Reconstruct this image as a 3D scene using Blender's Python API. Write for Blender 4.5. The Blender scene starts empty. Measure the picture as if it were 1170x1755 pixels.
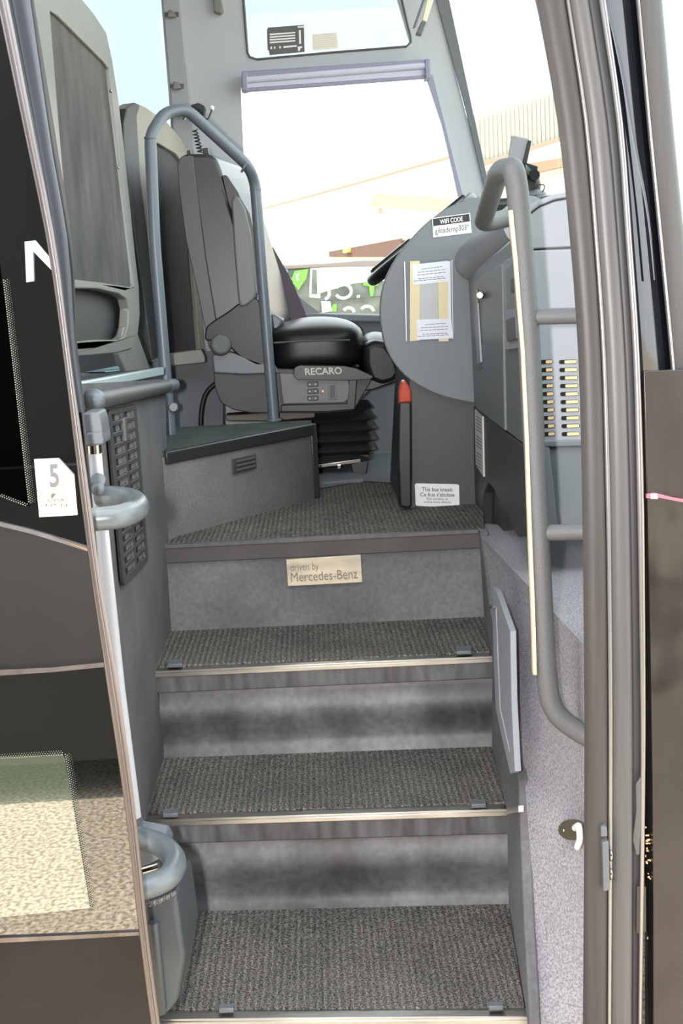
import bpy, bmesh, math, random
from mathutils import Vector, Matrix
from mathutils.geometry import tessellate_polygon
random.seed(4)
SC = bpy.context.scene
COL = SC.collection

# ------------------------------------------------------------------ camera model
FPX = 2070.0
CAM = Vector((0, 0, 1.6))
ROLL = 0.058
_ey = Vector((-55, 357, -FPX)).normalized()
_u = Vector((-math.sin(ROLL), math.cos(ROLL), 0))
_ez = (_u - _u.dot(_ey) * _ey).normalized()
_ex = _ey.cross(_ez).normalized()
M = Matrix((_ex, _ey, _ez))          # rows = world axes seen in camera frame -> maps camera vector to world
def ray(px, py):
    return M @ Vector((px - 585.0, 877.5 - py, -FPX))
def U(px, py, y=None, z=None, x=None, pl=None):
    """world point where the sight line through a photo point meets a real plane"""
    d = ray(px, py)
    if pl is not None:
        p0, n = pl
        t = (p0 - CAM).dot(n) / d.dot(n)
    elif y is not None: t = (y - CAM.y) / d.y
    elif z is not None: t = (z - CAM.z) / d.z
    else: t = (x - CAM.x) / d.x
    return CAM + d * t
def Y(y): return lambda px, py: U(px, py, y=y)
def X(x): return lambda px, py: U(px, py, x=x)
def Z(z): return lambda px, py: U(px, py, z=z)
def PL(a, b):                        # vertical plane through two ground points
    a = Vector((a[0], a[1], 0)); b = Vector((b[0], b[1], 0))
    t = (b - a).normalized(); n = Vector((-t.y, t.x, 0))
    return lambda px, py: U(px, py, pl=(a, n))
def on(pf, pts): return [pf(*p) for p in pts]

cam_d = bpy.data.cameras.new('camera')
cam = bpy.data.objects.new('camera', cam_d); COL.objects.link(cam)
cam_d.sensor_fit = 'VERTICAL'; cam_d.sensor_height = 36; cam_d.sensor_width = 24
cam_d.lens = 36 * FPX / 1755
cam_d.clip_start = 0.02; cam_d.clip_end = 500
cam.matrix_world = Matrix.Translation(CAM) @ M.to_4x4()
SC.camera = cam

# ------------------------------------------------------------------ materials
def lin(c):
    return tuple(((v / 255) / 12.92 if v / 255 <= .04045 else ((v / 255 + .055) / 1.055) ** 2.4) for v in c)
def mat(name, col, rough=.5, metal=0, noise=None, bump=None, col2=None, stretch=None, coat=0, spec=.5, ribs=None, detail=4, contrast=(.3, .7), fine=None):
    m = bpy.data.materials.new(name); m.use_nodes = True
    nt = m.node_tree; b = nt.nodes['Principled BSDF']
    b.inputs['Roughness'].default_value = rough; b.inputs['Metallic'].default_value = metal
    b.inputs['Coat Weight'].default_value = coat; b.inputs['Coat Roughness'].default_value = .05
    b.inputs['Specular IOR Level'].default_value = spec
    c1 = (*lin(col), 1)
    b.inputs['Base Color'].default_value = c1
    tc = nt.nodes.new('ShaderNodeTexCoord'); src = tc.outputs['Object']
    if stretch:
        mp = nt.nodes.new('ShaderNodeMapping'); mp.inputs['Scale'].default_value = stretch
        nt.links.new(src, mp.inputs['Vector']); src2 = mp.outputs['Vector']
    else: src2 = src
    out = None
    if noise:
        n = nt.nodes.new('ShaderNodeTexNoise'); n.inputs['Scale'].default_value = noise; n.inputs['Detail'].default_value = detail
        nt.links.new(src2, n.inputs['Vector'])
        r = nt.nodes.new('ShaderNodeMapRange'); r.inputs[1].default_value = contrast[0]; r.inputs[2].default_value = contrast[1]
        nt.links.new(n.outputs['Fac'], r.inputs[0])
        mx = nt.nodes.new('ShaderNodeMix'); mx.data_type = 'RGBA'
        mx.inputs[6].default_value = c1; mx.inputs[7].default_value = (*lin(col2 or col), 1)
        nt.links.new(r.outputs[0], mx.inputs[0]); out = mx.outputs[2]
        if fine:
            n2 = nt.nodes.new('ShaderNodeTexNoise'); n2.inputs['Scale'].default_value = fine[0]; n2.inputs['Detail'].default_value = 2
            nt.links.new(src, n2.inputs['Vector'])
            r2 = nt.nodes.new('ShaderNodeMapRange'); r2.inputs[1].default_value = .35; r2.inputs[2].default_value = .65
            r2.inputs[3].default_value = fine[1]; r2.inputs[4].default_value = fine[2]
            nt.links.new(n2.outputs['Fac'], r2.inputs[0])
            mm = nt.nodes.new('ShaderNodeVectorMath'); mm.operation = 'SCALE'
            nt.links.new(out, mm.inputs[0]); nt.links.new(r2.outputs[0], mm.inputs['Scale']); out = mm.outputs[0]
        if ribs:
            w = nt.nodes.new('ShaderNodeTexWave'); w.inputs['Scale'].default_value = ribs; w.bands_direction = 'X'
            w.inputs['Distortion'].default_value = 1.2; w.inputs['Detail Scale'].default_value = 3
            nt.links.new(src, w.inputs['Vector'])
            r3 = nt.nodes.new('ShaderNodeMapRange'); r3.inputs[3].default_value = .74; r3.inputs[4].default_value = 1.14
            nt.links.new(w.outputs['Fac'], r3.inputs[0])
            mm = nt.nodes.new('ShaderNodeVectorMath'); mm.operation = 'SCALE'
            nt.links.new(out, mm.inputs[0]); nt.links.new(r3.outputs[0], mm.inputs['Scale']); out = mm.outputs[0]
            bw = nt.nodes.new('ShaderNodeBump'); bw.inputs['Strength'].default_value = .6; bw.inputs['Distance'].default_value = .004
            nt.links.new(w.outputs['Fac'], bw.inputs['Height']); nt.links.new(bw.outputs[0], b.inputs['Normal'])
        nt.links.new(out, b.inputs['Base Color'])
    if bump:
        nb = nt.nodes.new('ShaderNodeTexNoise'); nb.inputs['Scale'].default_value = bump[0]; nb.inputs['Detail'].default_value = 3
        nt.links.new(src, nb.inputs['Vector'])
        bp = nt.nodes.new('ShaderNodeBump'); bp.inputs['Strength'].default_value = bump[1]; bp.inputs['Distance'].default_value = bump[2] if len(bump) > 2 else .002
        nt.links.new(nb.outputs['Fac'], bp.inputs['Height'])
        if b.inputs['Normal'].is_linked:
            nt.links.new(b.inputs['Normal'].links[0].from_socket, bp.inputs['Normal'])
        nt.links.new(bp.outputs[0], b.inputs['Normal'])
    return m
def glass(name, tint, refl_ior=1.45, rough=0.0):
    m = bpy.data.materials.new(name); m.use_nodes = True; nt = m.node_tree
    for n in list(nt.nodes): nt.nodes.remove(n)
    o = nt.nodes.new('ShaderNodeOutputMaterial'); t = nt.nodes.new('ShaderNodeBsdfTransparent'); g = nt.nodes.new('ShaderNodeBsdfGlossy')
    f = nt.nodes.new('ShaderNodeLayerWeight'); mx = nt.nodes.new('ShaderNodeMixShader')
    p = nt.nodes.new('ShaderNodeMath'); p.operation = 'POWER'; p.inputs[1].default_value = 4
    k = nt.nodes.new('ShaderNodeMath'); k.operation = 'MULTIPLY_ADD'; k.inputs[1].default_value = .7; k.inputs[2].default_value = ((refl_ior - 1) / (refl_ior + 1)) ** 2
    g.inputs['Roughness'].default_value = rough; t.inputs['Color'].default_value = (*tint, 1)
    nt.links.new(f.outputs['Facing'], p.inputs[0]); nt.links.new(p.outputs[0], k.inputs[0]); nt.links.new(k.outputs[0], mx.inputs[0])
    nt.links.new(t.outputs[0], mx.inputs[1]); nt.links.new(g.outputs[0], mx.inputs[2])
    nt.links.new(mx.outputs[0], o.inputs['Surface'])
    return m
MT = {
 'carpet': mat('stair_carpet', (97, 94, 92), .95, noise=7, col2=(115, 111, 106), ribs=25, fine=(300, .25, 1.7), bump=(400, .7, .004), spec=.1),
 'carpet_plain': mat('platform_carpet', (66, 72, 72), .95, noise=9, col2=(82, 88, 86), fine=(300, .5, 1.6), bump=(400, .7, .004), spec=.1),
 'wallcarpet': mat('wall_carpet', (142, 139, 145), .95, noise=6, col2=(156, 153, 158), fine=(260, .72, 1.3), bump=(350, .4, .003), spec=.1),
 'wallcarpet_dark': mat('wall_carpet_dark', (98, 96, 99), .95, noise=5, col2=(116, 112, 114), fine=(260, .85, 1.15), bump=(350, .3, .002), spec=.1),
 'riser': mat('riser_rubber', (66, 64, 65), .5, noise=6, col2=(108, 107, 110), stretch=(1, 1, .6), contrast=(.34, .62), fine=(60, .85, 1.15), bump=(60, .15)),
 'riser_top': mat('upper_riser', (84, 83, 86), .75, noise=5, col2=(108, 107, 110), fine=(90, .88, 1.1), bump=(120, .15)),
 'lip': mat('nosing_rubber', (66, 65, 67), .5, noise=30, col2=(104, 104, 108), stretch=(1.5, 1, .25), bump=(90, .1)),
 'liptop': mat('step_edge_band', (66, 64, 64), .6, noise=8, col2=(80, 78, 78)),
 'alu': mat('aluminium', (160, 158, 155), .35, 1, noise=40, col2=(190, 189, 187), stretch=(.2, 1, 1)),
 'aludark': mat('door_edge_aluminium', (112, 106, 106), .4, 1, noise=30, col2=(140, 134, 134), stretch=(1, 1, .05)),
 'chrome': mat('chrome', (170, 167, 160), .2, 1),
 'brass': mat('polished_plate', (232, 222, 200), .22, .55, noise=14, col2=(186, 180, 172), stretch=(.6, 1, 3)),
 'engrave': mat('engraved_letter', (120, 108, 90), .5),
 'rail': mat('painted_rail', (98, 105, 114), .38, .1, bump=(400, .05)),
 'railgrey': mat('textured_rail', (94, 95, 97), .5, bump=(500, .5, .002)),
 'post': mat('white_post', (188, 191, 200), .35),
 'bracket': mat('grey_bracket', (92, 97, 102), .4),
 'loop': mat('grey_loop', (84, 90, 94), .28, noise=30, col2=(94, 99, 102)),
 'cover': mat('arm_cover', (52, 57, 61), .42, noise=9, col2=(60, 65, 69)),
 'dash': mat('dash_plastic', (108, 113, 117), .55, bump=(500, .12)),
 'dashblue': mat('console_plastic', (102, 107, 110), .42, bump=(500, .1)),
 'console': mat('console_front', (146, 148, 155), .55, bump=(500, .1)),
 'dark': mat('dark_plastic', (62, 62, 65), .5, bump=(500, .15)),
 'darkgloss': mat('dark_trim', (44, 44, 46), .3),
 'black': mat('black_plastic', (24, 24, 26), .4),
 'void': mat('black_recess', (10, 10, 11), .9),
 'cream': mat('cream_insert', (232, 196, 150), .8),
 'tape': mat('cream_tape', (226, 204, 170), .5),
 'leather': mat('black_leather', (42, 41, 44), .36, noise=12, col2=(48, 46, 49), bump=(25, .1, .001)),
 'vinyl': mat('grey_vinyl', (72, 71, 74), .42, bump=(300, .15)),
 'fabric': mat('seat_fabric', (60, 56, 58), .85, noise=9, col2=(92, 87, 87), stretch=(1, 1.6, .5), fine=(300, .9, 1.12), bump=(300, .3)),
 'fabric2': mat('seat_fabric_smooth', (74, 70, 74), .8, noise=5, col2=(84, 80, 84), fine=(300, .9, 1.1)),
 'seatframe': mat('seat_shell', (108, 108, 106), .4, noise=4, col2=(122, 120, 115)),
 'seatframe2': mat('cream_seat_shell', (146, 140, 131), .5),
 'seatframedark': mat('seat_shell_edge', (78, 78, 80), .5),
 'panelgrey': mat('window_wall', (172, 175, 181), .6, bump=(400, .1)),
 'walldark': mat('side_panel', (104, 107, 112), .75, noise=5, col2=(112, 115, 120)),
 'blind': mat('blind_fabric', (190, 190, 208), .7), 'blinddark': mat('blind_case', (136, 136, 158), .6), 'postgrey': mat('post_strip', (150, 152, 158), .6), 'arm': mat('armrest_grey', (104, 103, 105), .45), 'countertrim': mat('counter_trim', (176, 190, 192), .3), 'lining': mat('grille_lining', (116, 106, 102), .8), 'blackleather': mat('cushion_leather', (22, 22, 24), .36, spec=.28, bump=(25, .1, .001)),
 'white': mat('white_paper', (240, 240, 242), .6), 'label': mat('white_label', (226, 226, 225), .5),
 'ink': mat('black_ink', (22, 24, 26), .5), 'inkgrey': mat('grey_print', (92, 90, 92), .6), 'inkfaint': mat('faint_print', (150, 140, 96), .6),
 'manila': mat('manila_paper', (240, 220, 170), .7), 'tint_sticker': mat('window_sticker', (196, 196, 190), .6),
 'yellow': mat('inspection_sticker', (222, 222, 196), .5), 'gold': mat('gold_print', (206, 172, 80), .5), 'globe': mat('olive_print', (80, 76, 62), .5),
 'red': mat('red_lens', (178, 66, 44), .2, coat=.5), 'scratch': mat('pink_paint', (196, 104, 122), .4),
 'bus': mat('black_body_paint', (20, 17, 17), .12, coat=.15, spec=.5, noise=5, col2=(32, 28, 27), stretch=(2, 2, .5), bump=(2.2, .5, .08)),
 'buspatch': mat('taped_cover', (54, 49, 47), .3, noise=5, col2=(74, 67, 64), stretch=(3, 3, .6), bump=(4, .3, .03)), 'busdoor': mat('door_paint', (22, 19, 18), .35, spec=.3, noise=7, col2=(32, 28, 27)),  # corner sheet: brown-grey reflections mixed into a lighter paint colour
 'doorpanel': mat('door_panel', (22, 21, 20), .5, spec=.3, noise=5, col2=(30, 29, 28)),
 'frit': mat('black_glass', (9, 12, 12), .008, spec=1.0, coat=1),
 'seal': mat('door_frame_paint', (50, 47, 47), .5, noise=18, col2=(64, 61, 60), stretch=(3, 3, .12), bump=(80, .08)),
 'sealdark': mat('rubber_seal', (58, 58, 60), .5), 'sealmid': mat('frame_channel', (72, 72, 74), .45, noise=20, col2=(88, 86, 86), stretch=(3, 3, .1)),
 'gloss': mat('pillar_gloss', (14, 18, 24), .06, coat=1), 'silver': mat('frame_bead', (150, 148, 148), .3, .7),
 'jamb': mat('jamb_paint', (80, 84, 94), .4, noise=8, col2=(62, 65, 71), stretch=(3, 3, .1)),
 'ground': mat('gravel_ground', (188, 172, 150), .95, noise=1.2, col2=(208, 192, 170), fine=(70, .45, 1.5), bump=(60, .6, .02)),
 'building': mat('white_building', (244, 238, 228), .8), 'trimcream': mat('building_trim', (222, 206, 180), .8),
 'roofbrown': mat('brown_roof', (150, 128, 112), .8), 'canopy': mat('canopy_roof', (190, 172, 156), .8), 'shutter': mat('shutter', (196, 184, 182), .7), 'opening': mat('garage_opening', (84, 62, 52), .9),
 'corr': mat('corrugated', (212, 224, 206), .8),
 'hedge': mat('hedge_leaf', (44, 54, 42), .8, noise=14, col2=(90, 112, 84)), 'green': mat('green_logo', (112, 190, 74), .5),
 'van': mat('van_white', (226, 234, 232), .4), 'vandark': mat('van_band', (86, 92, 86), .35, noise=10, col2=(120, 128, 118)), 'vanroof': mat('van_roof', (128, 120, 116), .6),
 'neigh': mat('parked_bus_paint', (44, 42, 42), .3, noise=3, col2=(52, 50, 49)),
 'belt': mat('seat_belt', (84, 74, 82), .7), 'visor': mat('visor_cream', (226, 216, 196), .6), 'patch': mat('bare_patch', (176, 180, 192), .6),
 'rubber': mat('bellows_rubber', (40, 36, 38), .5, bump=(80, .2, .004)), 'teal': mat('teal_sheet', (150, 186, 190), .5),
 'phone': mat('phone_back', (132, 132, 136), .35), 'amber': mat('amber_lamp', (250, 220, 160), .3), 'stain': mat('rust_stain', (140, 100, 70), .8),
}
MT['frit'].node_tree.nodes['Principled BSDF'].inputs['IOR'].default_value = 1.85
MT['tinted'] = glass('tinted_glass', (.49, .525, .515)); MT['clear'] = glass('clear_glass', (.97, .99, .98)); MT['wind'] = glass('windshield_glass', (.93, .99, .96))
MT['doorglass'] = glass('door_glass', (.6, .7, .66), 1.9); MT['doorglass_up'] = glass('door_glass_upper', (.16, .22, .21), 1.5)
MT['sleeve'] = glass('plastic_sleeve', (.93, .94, .96), 1.25, .25)

# ------------------------------------------------------------------ object helpers
WO = {}                              # world offset of every object
def tagp(o, label=None, cat=None, group=None, kind=None):
    if label: o['label'] = label
    if cat: o['category'] = cat
    if group: o['group'] = group
    if kind: o['kind'] = kind
    return o
def thing(name, label, cat, loc, group=None):
    o = bpy.data.objects.new(name, None); COL.objects.link(o); o.location = loc
    o.empty_display_size = .05; WO[o] = Vector(loc)
    return tagp(o, label, cat, group)
def obj(name, bm, m, parent=None, bevel=0, seg=3, smooth=True, label=None, cat=None, group=None, kind=None, sub=0):
    if isinstance(bm, list):
        b0 = bm[0]
        for b in bm[1:]:
            me_ = bpy.data.meshes.new('t'); b.to_mesh(me_); b0.from_mesh(me_); b.free(); bpy.data.meshes.remove(me_)
        bm = b0
    bmesh.ops.recalc_face_normals(bm, faces=bm.faces[:])
    vs = bm.verts
    off = Vector((sum(v.co.x for v in vs) / len(vs), sum(v.co.y for v in vs) / len(vs), min(v.co.z for v in vs)))
    if parent is not None: off = WO[parent].copy()
    for v in vs: v.co -= off
    me = bpy.data.meshes.new(name); bm.to_mesh(me); bm.free()
    for mm in (m if isinstance(m, (list, tuple)) else [m]): me.materials.append(MT[mm] if isinstance(mm, str) else mm)
    if smooth:
        me.polygons.foreach_set('use_smooth', [True] * len(me.polygons))
        me.set_sharp_from_angle(angle=math.radians(38))
    o = bpy.data.objects.new(name, me); COL.objects.link(o)
    WO[o] = off
    if parent is not None: o.parent = parent
    else: o.location = off
    if bevel:
        md = o.modifiers.new('bevel', 'BEVEL'); md.width = bevel; md.segments = seg; md.limit_method = 'ANGLE'; md.angle_limit = math.radians(32)
        md.harden_normals = False
    if sub:
        md = o.modifiers.new('sub', 'SUBSURF'); md.levels = sub; md.render_levels = sub
    return tagp(o, label, cat, group, kind)
def prism(pts, ext, taper=1.0):
    """closed solid: polygon pts pushed along vector ext"""
    bm = bmesh.new(); n = len(pts)
    c = sum(pts, Vector()) / n
    a = [bm.verts.new(p) for p in pts]
    b = [bm.verts.new((p - c) * taper + c + Vector(ext)) for p in pts]
    tri = tessellate_polygon([pts])
    if n <= 4: bm.faces.new(a); bm.faces.new(b[::-1])
    else: bm.faces.new(a); bm.faces.new(b[::-1])
    for i in range(n): bm.faces.new((a[i], b[i], b[(i + 1) % n], a[(i + 1) % n]))
    return bm
def plate(loops, ext):
    """solid sheet with holes: loops[0] outline, others holes"""
    bm = bmesh.new(); ext = Vector(ext)
    flat = [p for l in loops for p in l]
    tri = tessellate_polygon([[Vector(p) for p in l] for l in loops])
    a = [bm.verts.new(p) for p in flat]; b = [bm.verts.new(p + ext) for p in flat]
    for t in tri:
        try:
            bm.faces.new([a[i] for i in t]); bm.faces.new([b[i] for i in reversed(t)])
        except ValueError: pass
    k = 0
    for l in loops:
        n = len(l)
        for i in range(n):
            bm.faces.new((a[k + i], b[k + i], b[k + (i + 1) % n], a[k + (i + 1) % n]))
        k += n
    return bm
def rnd(pts, r, n=4):
    """round the corners of a 2D (photo) or 3D polyline polygon"""
    out = []; N = len(pts)
    P = [Vector(p) for p in pts]
    P = [p for i, p in enumerate(P) if (p - P[i - 1]).length > 1e-9]; N = len(P)
    for i in range(N):
        p = P[i]; a = P[i - 1] - p; b = P[(i + 1) % N] - p
        rr = min(r, a.length * .45, b.length * .45)
        s = p + a.normalized() * rr; e = p + b.normalized() * rr
        for k in range(n + 1):
            t = k / n
            out.append((s * (1 - t) ** 2 + p * 2 * t * (1 - t) + e * t * t))
    return [tuple(q) for q in out]
def box(c, s):
    x, y, z = c; a, b, d = s[0] / 2, s[1] / 2, s[2] / 2
    return prism([Vector((x - a, y - b, z - d)), Vector((x + a, y - b, z - d)), Vector((x + a, y + b, z - d)), Vector((x - a, y + b, z - d))], (0, 0, 2 * d))
def bez(pts, r, n=6):
    P = [Vector(p) for p in pts]; out = [P[0]]
    for i in range(1, len(P) - 1):
        p = P[i]; a = P[i - 1] - p; b = P[i + 1] - p
        rr = min(r, a.length * .49, b.length * .49)
        s = p + a.normalized() * rr; e = p + b.normalized() * rr
        for k in range(n + 1):
            t = k / n; out.append(s * (1 - t) ** 2 + p * 2 * t * (1 - t) + e * t * t)
    out.append(P[-1]); return out
def tube(pts, r, seg=20, fillet=0, closed=False, cap=True):
    P = bez(pts, fillet) if fillet else [Vector(p) for p in pts]
    Q = [P[0]]
    for p in P[1:]:
        if (p - Q[-1]).length > 1e-5: Q.append(p)
    P = Q; n = len(P)
    R = r if isinstance(r, (list, tuple)) else [r] * n
    if len(R) != n: R = [R[0] + (R[-1] - R[0]) * i / (n - 1) for i in range(n)]
    bm = bmesh.new(); rings = []; prev = None
    for i in range(n):
        if closed: t = (P[(i + 1) % n] - P[i - 1]).normalized()
        else: t = (P[min(i + 1, n - 1)] - P[max(i - 1, 0)]).normalized()
        if prev is None:
            up = Vector((0, 0, 1)) if abs(t.z) < .9 else Vector((1, 0, 0))
            nrm = t.cross(up).normalized()
        else: nrm = (prev - t * prev.dot(t)).normalized()
        prev = nrm; bi = t.cross(nrm)
        rings.append([bm.verts.new(P[i] + (nrm * math.cos(2 * math.pi * k / seg) + bi * math.sin(2 * math.pi * k / seg)) * R[i]) for k in range(seg)])
    for i in range(n - (0 if closed else 1)):
        a = rings[i]; b = rings[(i + 1) % n]
        for k in range(seg): bm.faces.new((a[k], a[(k + 1) % seg], b[(k + 1) % seg], b[k]))
    if cap and not closed: bm.faces.new(rings[0][::-1]); bm.faces.new(rings[-1])
    return bm
def ball(c, r, s=(1, 1, 1)):
    bm = bmesh.new(); bmesh.ops.create_uvsphere(bm, u_segments=24, v_segments=14, radius=r)
    for v in bm.verts: v.co = Vector((v.co.x * s[0], v.co.y * s[1], v.co.z * s[2])) + Vector(c)
    return bm
def _unused(tab, y):
    for (a, va), (b, vb) in zip(tab, tab[1:]):
        if y <= b or (b, vb) == tab[-1]:
            t = (y - a) / (b - a); return va + (vb - va) * t
def smoothtab(tab, y):               # catmull style interpolation
    for i in range(len(tab) - 1):
        if y <= tab[i + 1][0] or i == len(tab) - 2:
            y0, v0 = tab[i]; y1, v1 = tab[i + 1]
            m0 = (v1 - tab[i - 1][1]) / (y1 - tab[i - 1][0]) if i else (v1 - v0) / (y1 - y0)
            m1 = (tab[i + 2][1] - v0) / (tab[i + 2][0] - y0) if i + 2 < len(tab) else (v1 - v0) / (y1 - y0)
            h = y1 - y0; t = (y - y0) / h
            if t < 0: return v0 + m0 * (y - y0)
            return (2*t**3-3*t*t+1)*v0 + (t**3-2*t*t+t)*h*m0 + (-2*t**3+3*t*t)*v1 + (t**3-t*t)*h*m1
def strip(L, R, y0, y1, yp, bulge=.01, thick=.05, n=28, seg=8, yR=None):
    """upright moulding with a rounded front; L, R tables of its edges, standing at depth yp (yR at its right edge)"""
    bm = bmesh.new(); rows = []
    if yR is None: yR = yp
    for i in range(n + 1):
        py = y0 + (y1 - y0) * i / n
        a = U(smoothtab(L, py), py, y=yp); b = U(smoothtab(R, py), py, y=yR)
        row = []
        for k in range(seg + 1):
            t = k / seg; p = a.lerp(b, t); p.y -= bulge * math.sqrt(max(0, 1 - (2 * t - 1) ** 2))
            row.append(bm.verts.new(p))
        row.append(bm.verts.new(b + Vector((b.x / b.y * thick * 1.1, thick, 0)))); row.append(bm.verts.new(a + Vector((a.x / a.y * thick * 1.1, thick, 0))))
        rows.append(row)
    m = len(rows[0])
    for i in range(n):
        for k in range(m): bm.faces.new((rows[i][k], rows[i][(k + 1) % m], rows[i + 1][(k + 1) % m], rows[i + 1][k]))
    bm.faces.new(rows[0][::-1]); bm.faces.new(rows[-1])
    return bm
def textbm(s, quad, lift=(0, -.0006, 0), thick=(0, -.0004, 0), bold=0.0, shear=0):
    """lettering fitted to a world quad TL TR BR BL"""
    cu = bpy.data.curves.new('t', 'FONT'); cu.body = s; cu.offset = bold; cu.resolution_u = 4; cu.shear = shear
    o = bpy.data.objects.new('t', cu); COL.objects.link(o)
    dg = bpy.context.evaluated_depsgraph_get(); me = bpy.data.meshes.new_from_object(o.evaluated_get(dg))
    COL.objects.unlink(o); bpy.data.objects.remove(o); bpy.data.curves.remove(cu)
    bm = bmesh.new(); bm.from_mesh(me); bpy.data.meshes.remove(me)
    xs = [v.co.x for v in bm.verts]; ys = [v.co.y for v in bm.verts]
    x0, x1, y0, y1 = min(xs), max(xs), min(ys), max(ys)
    tl, tr, br, bl = [Vector(q) for q in quad]
    for v in bm.verts:
        u = (v.co.x - x0) / (x1 - x0); w = (v.co.y - y0) / (y1 - y0)
        v.co = bl.lerp(br, u).lerp(tl.lerp(tr, u), w) + Vector(lift)
    ret = bmesh.ops.extrude_face_region(bm, geom=bm.faces[:])
    for g in ret['geom']:
        if isinstance(g, bmesh.types.BMVert): g.co += Vector(thick)
    return bm
def q(pf, x0, y0, x1, y1, sl=-.055, sv=.06):
    """photo rectangle sheared like the upright things in the picture"""
    h = y1 - y0; w = x1 - x0
    return on(pf, [(x0, y0), (x1, y0 + sl * w), (x1 + sv * h, y1 + sl * w), (x0 + sv * h, y1)])
def lerpq(Q, u, v):
    return Q[0].lerp(Q[1], u).lerp(Q[3].lerp(Q[2], u), v)
def subq(Q, u0, v0, u1, v1): return [lerpq(Q, u0, v0), lerpq(Q, u1, v0), lerpq(Q, u1, v1), lerpq(Q, u0, v1)]
def struct(name, bm, m, **k): return obj(name, bm, m, kind='structure', **k)

F = 1.025; A = 1.245
V = Vector
_wn = V((-1, 0, .134)).normalized()
def pWo(o):                          # right stairwell side, leaning outwards with height
    p0 = V((.256, 0, 0)) + _wn * o
    return lambda px, py: U(px, py, pl=(p0, _wn))
pW = pWo(0)
ZT = {1: .36, 2: .58, 3: .80, 4: F}
V = Vector
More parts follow.
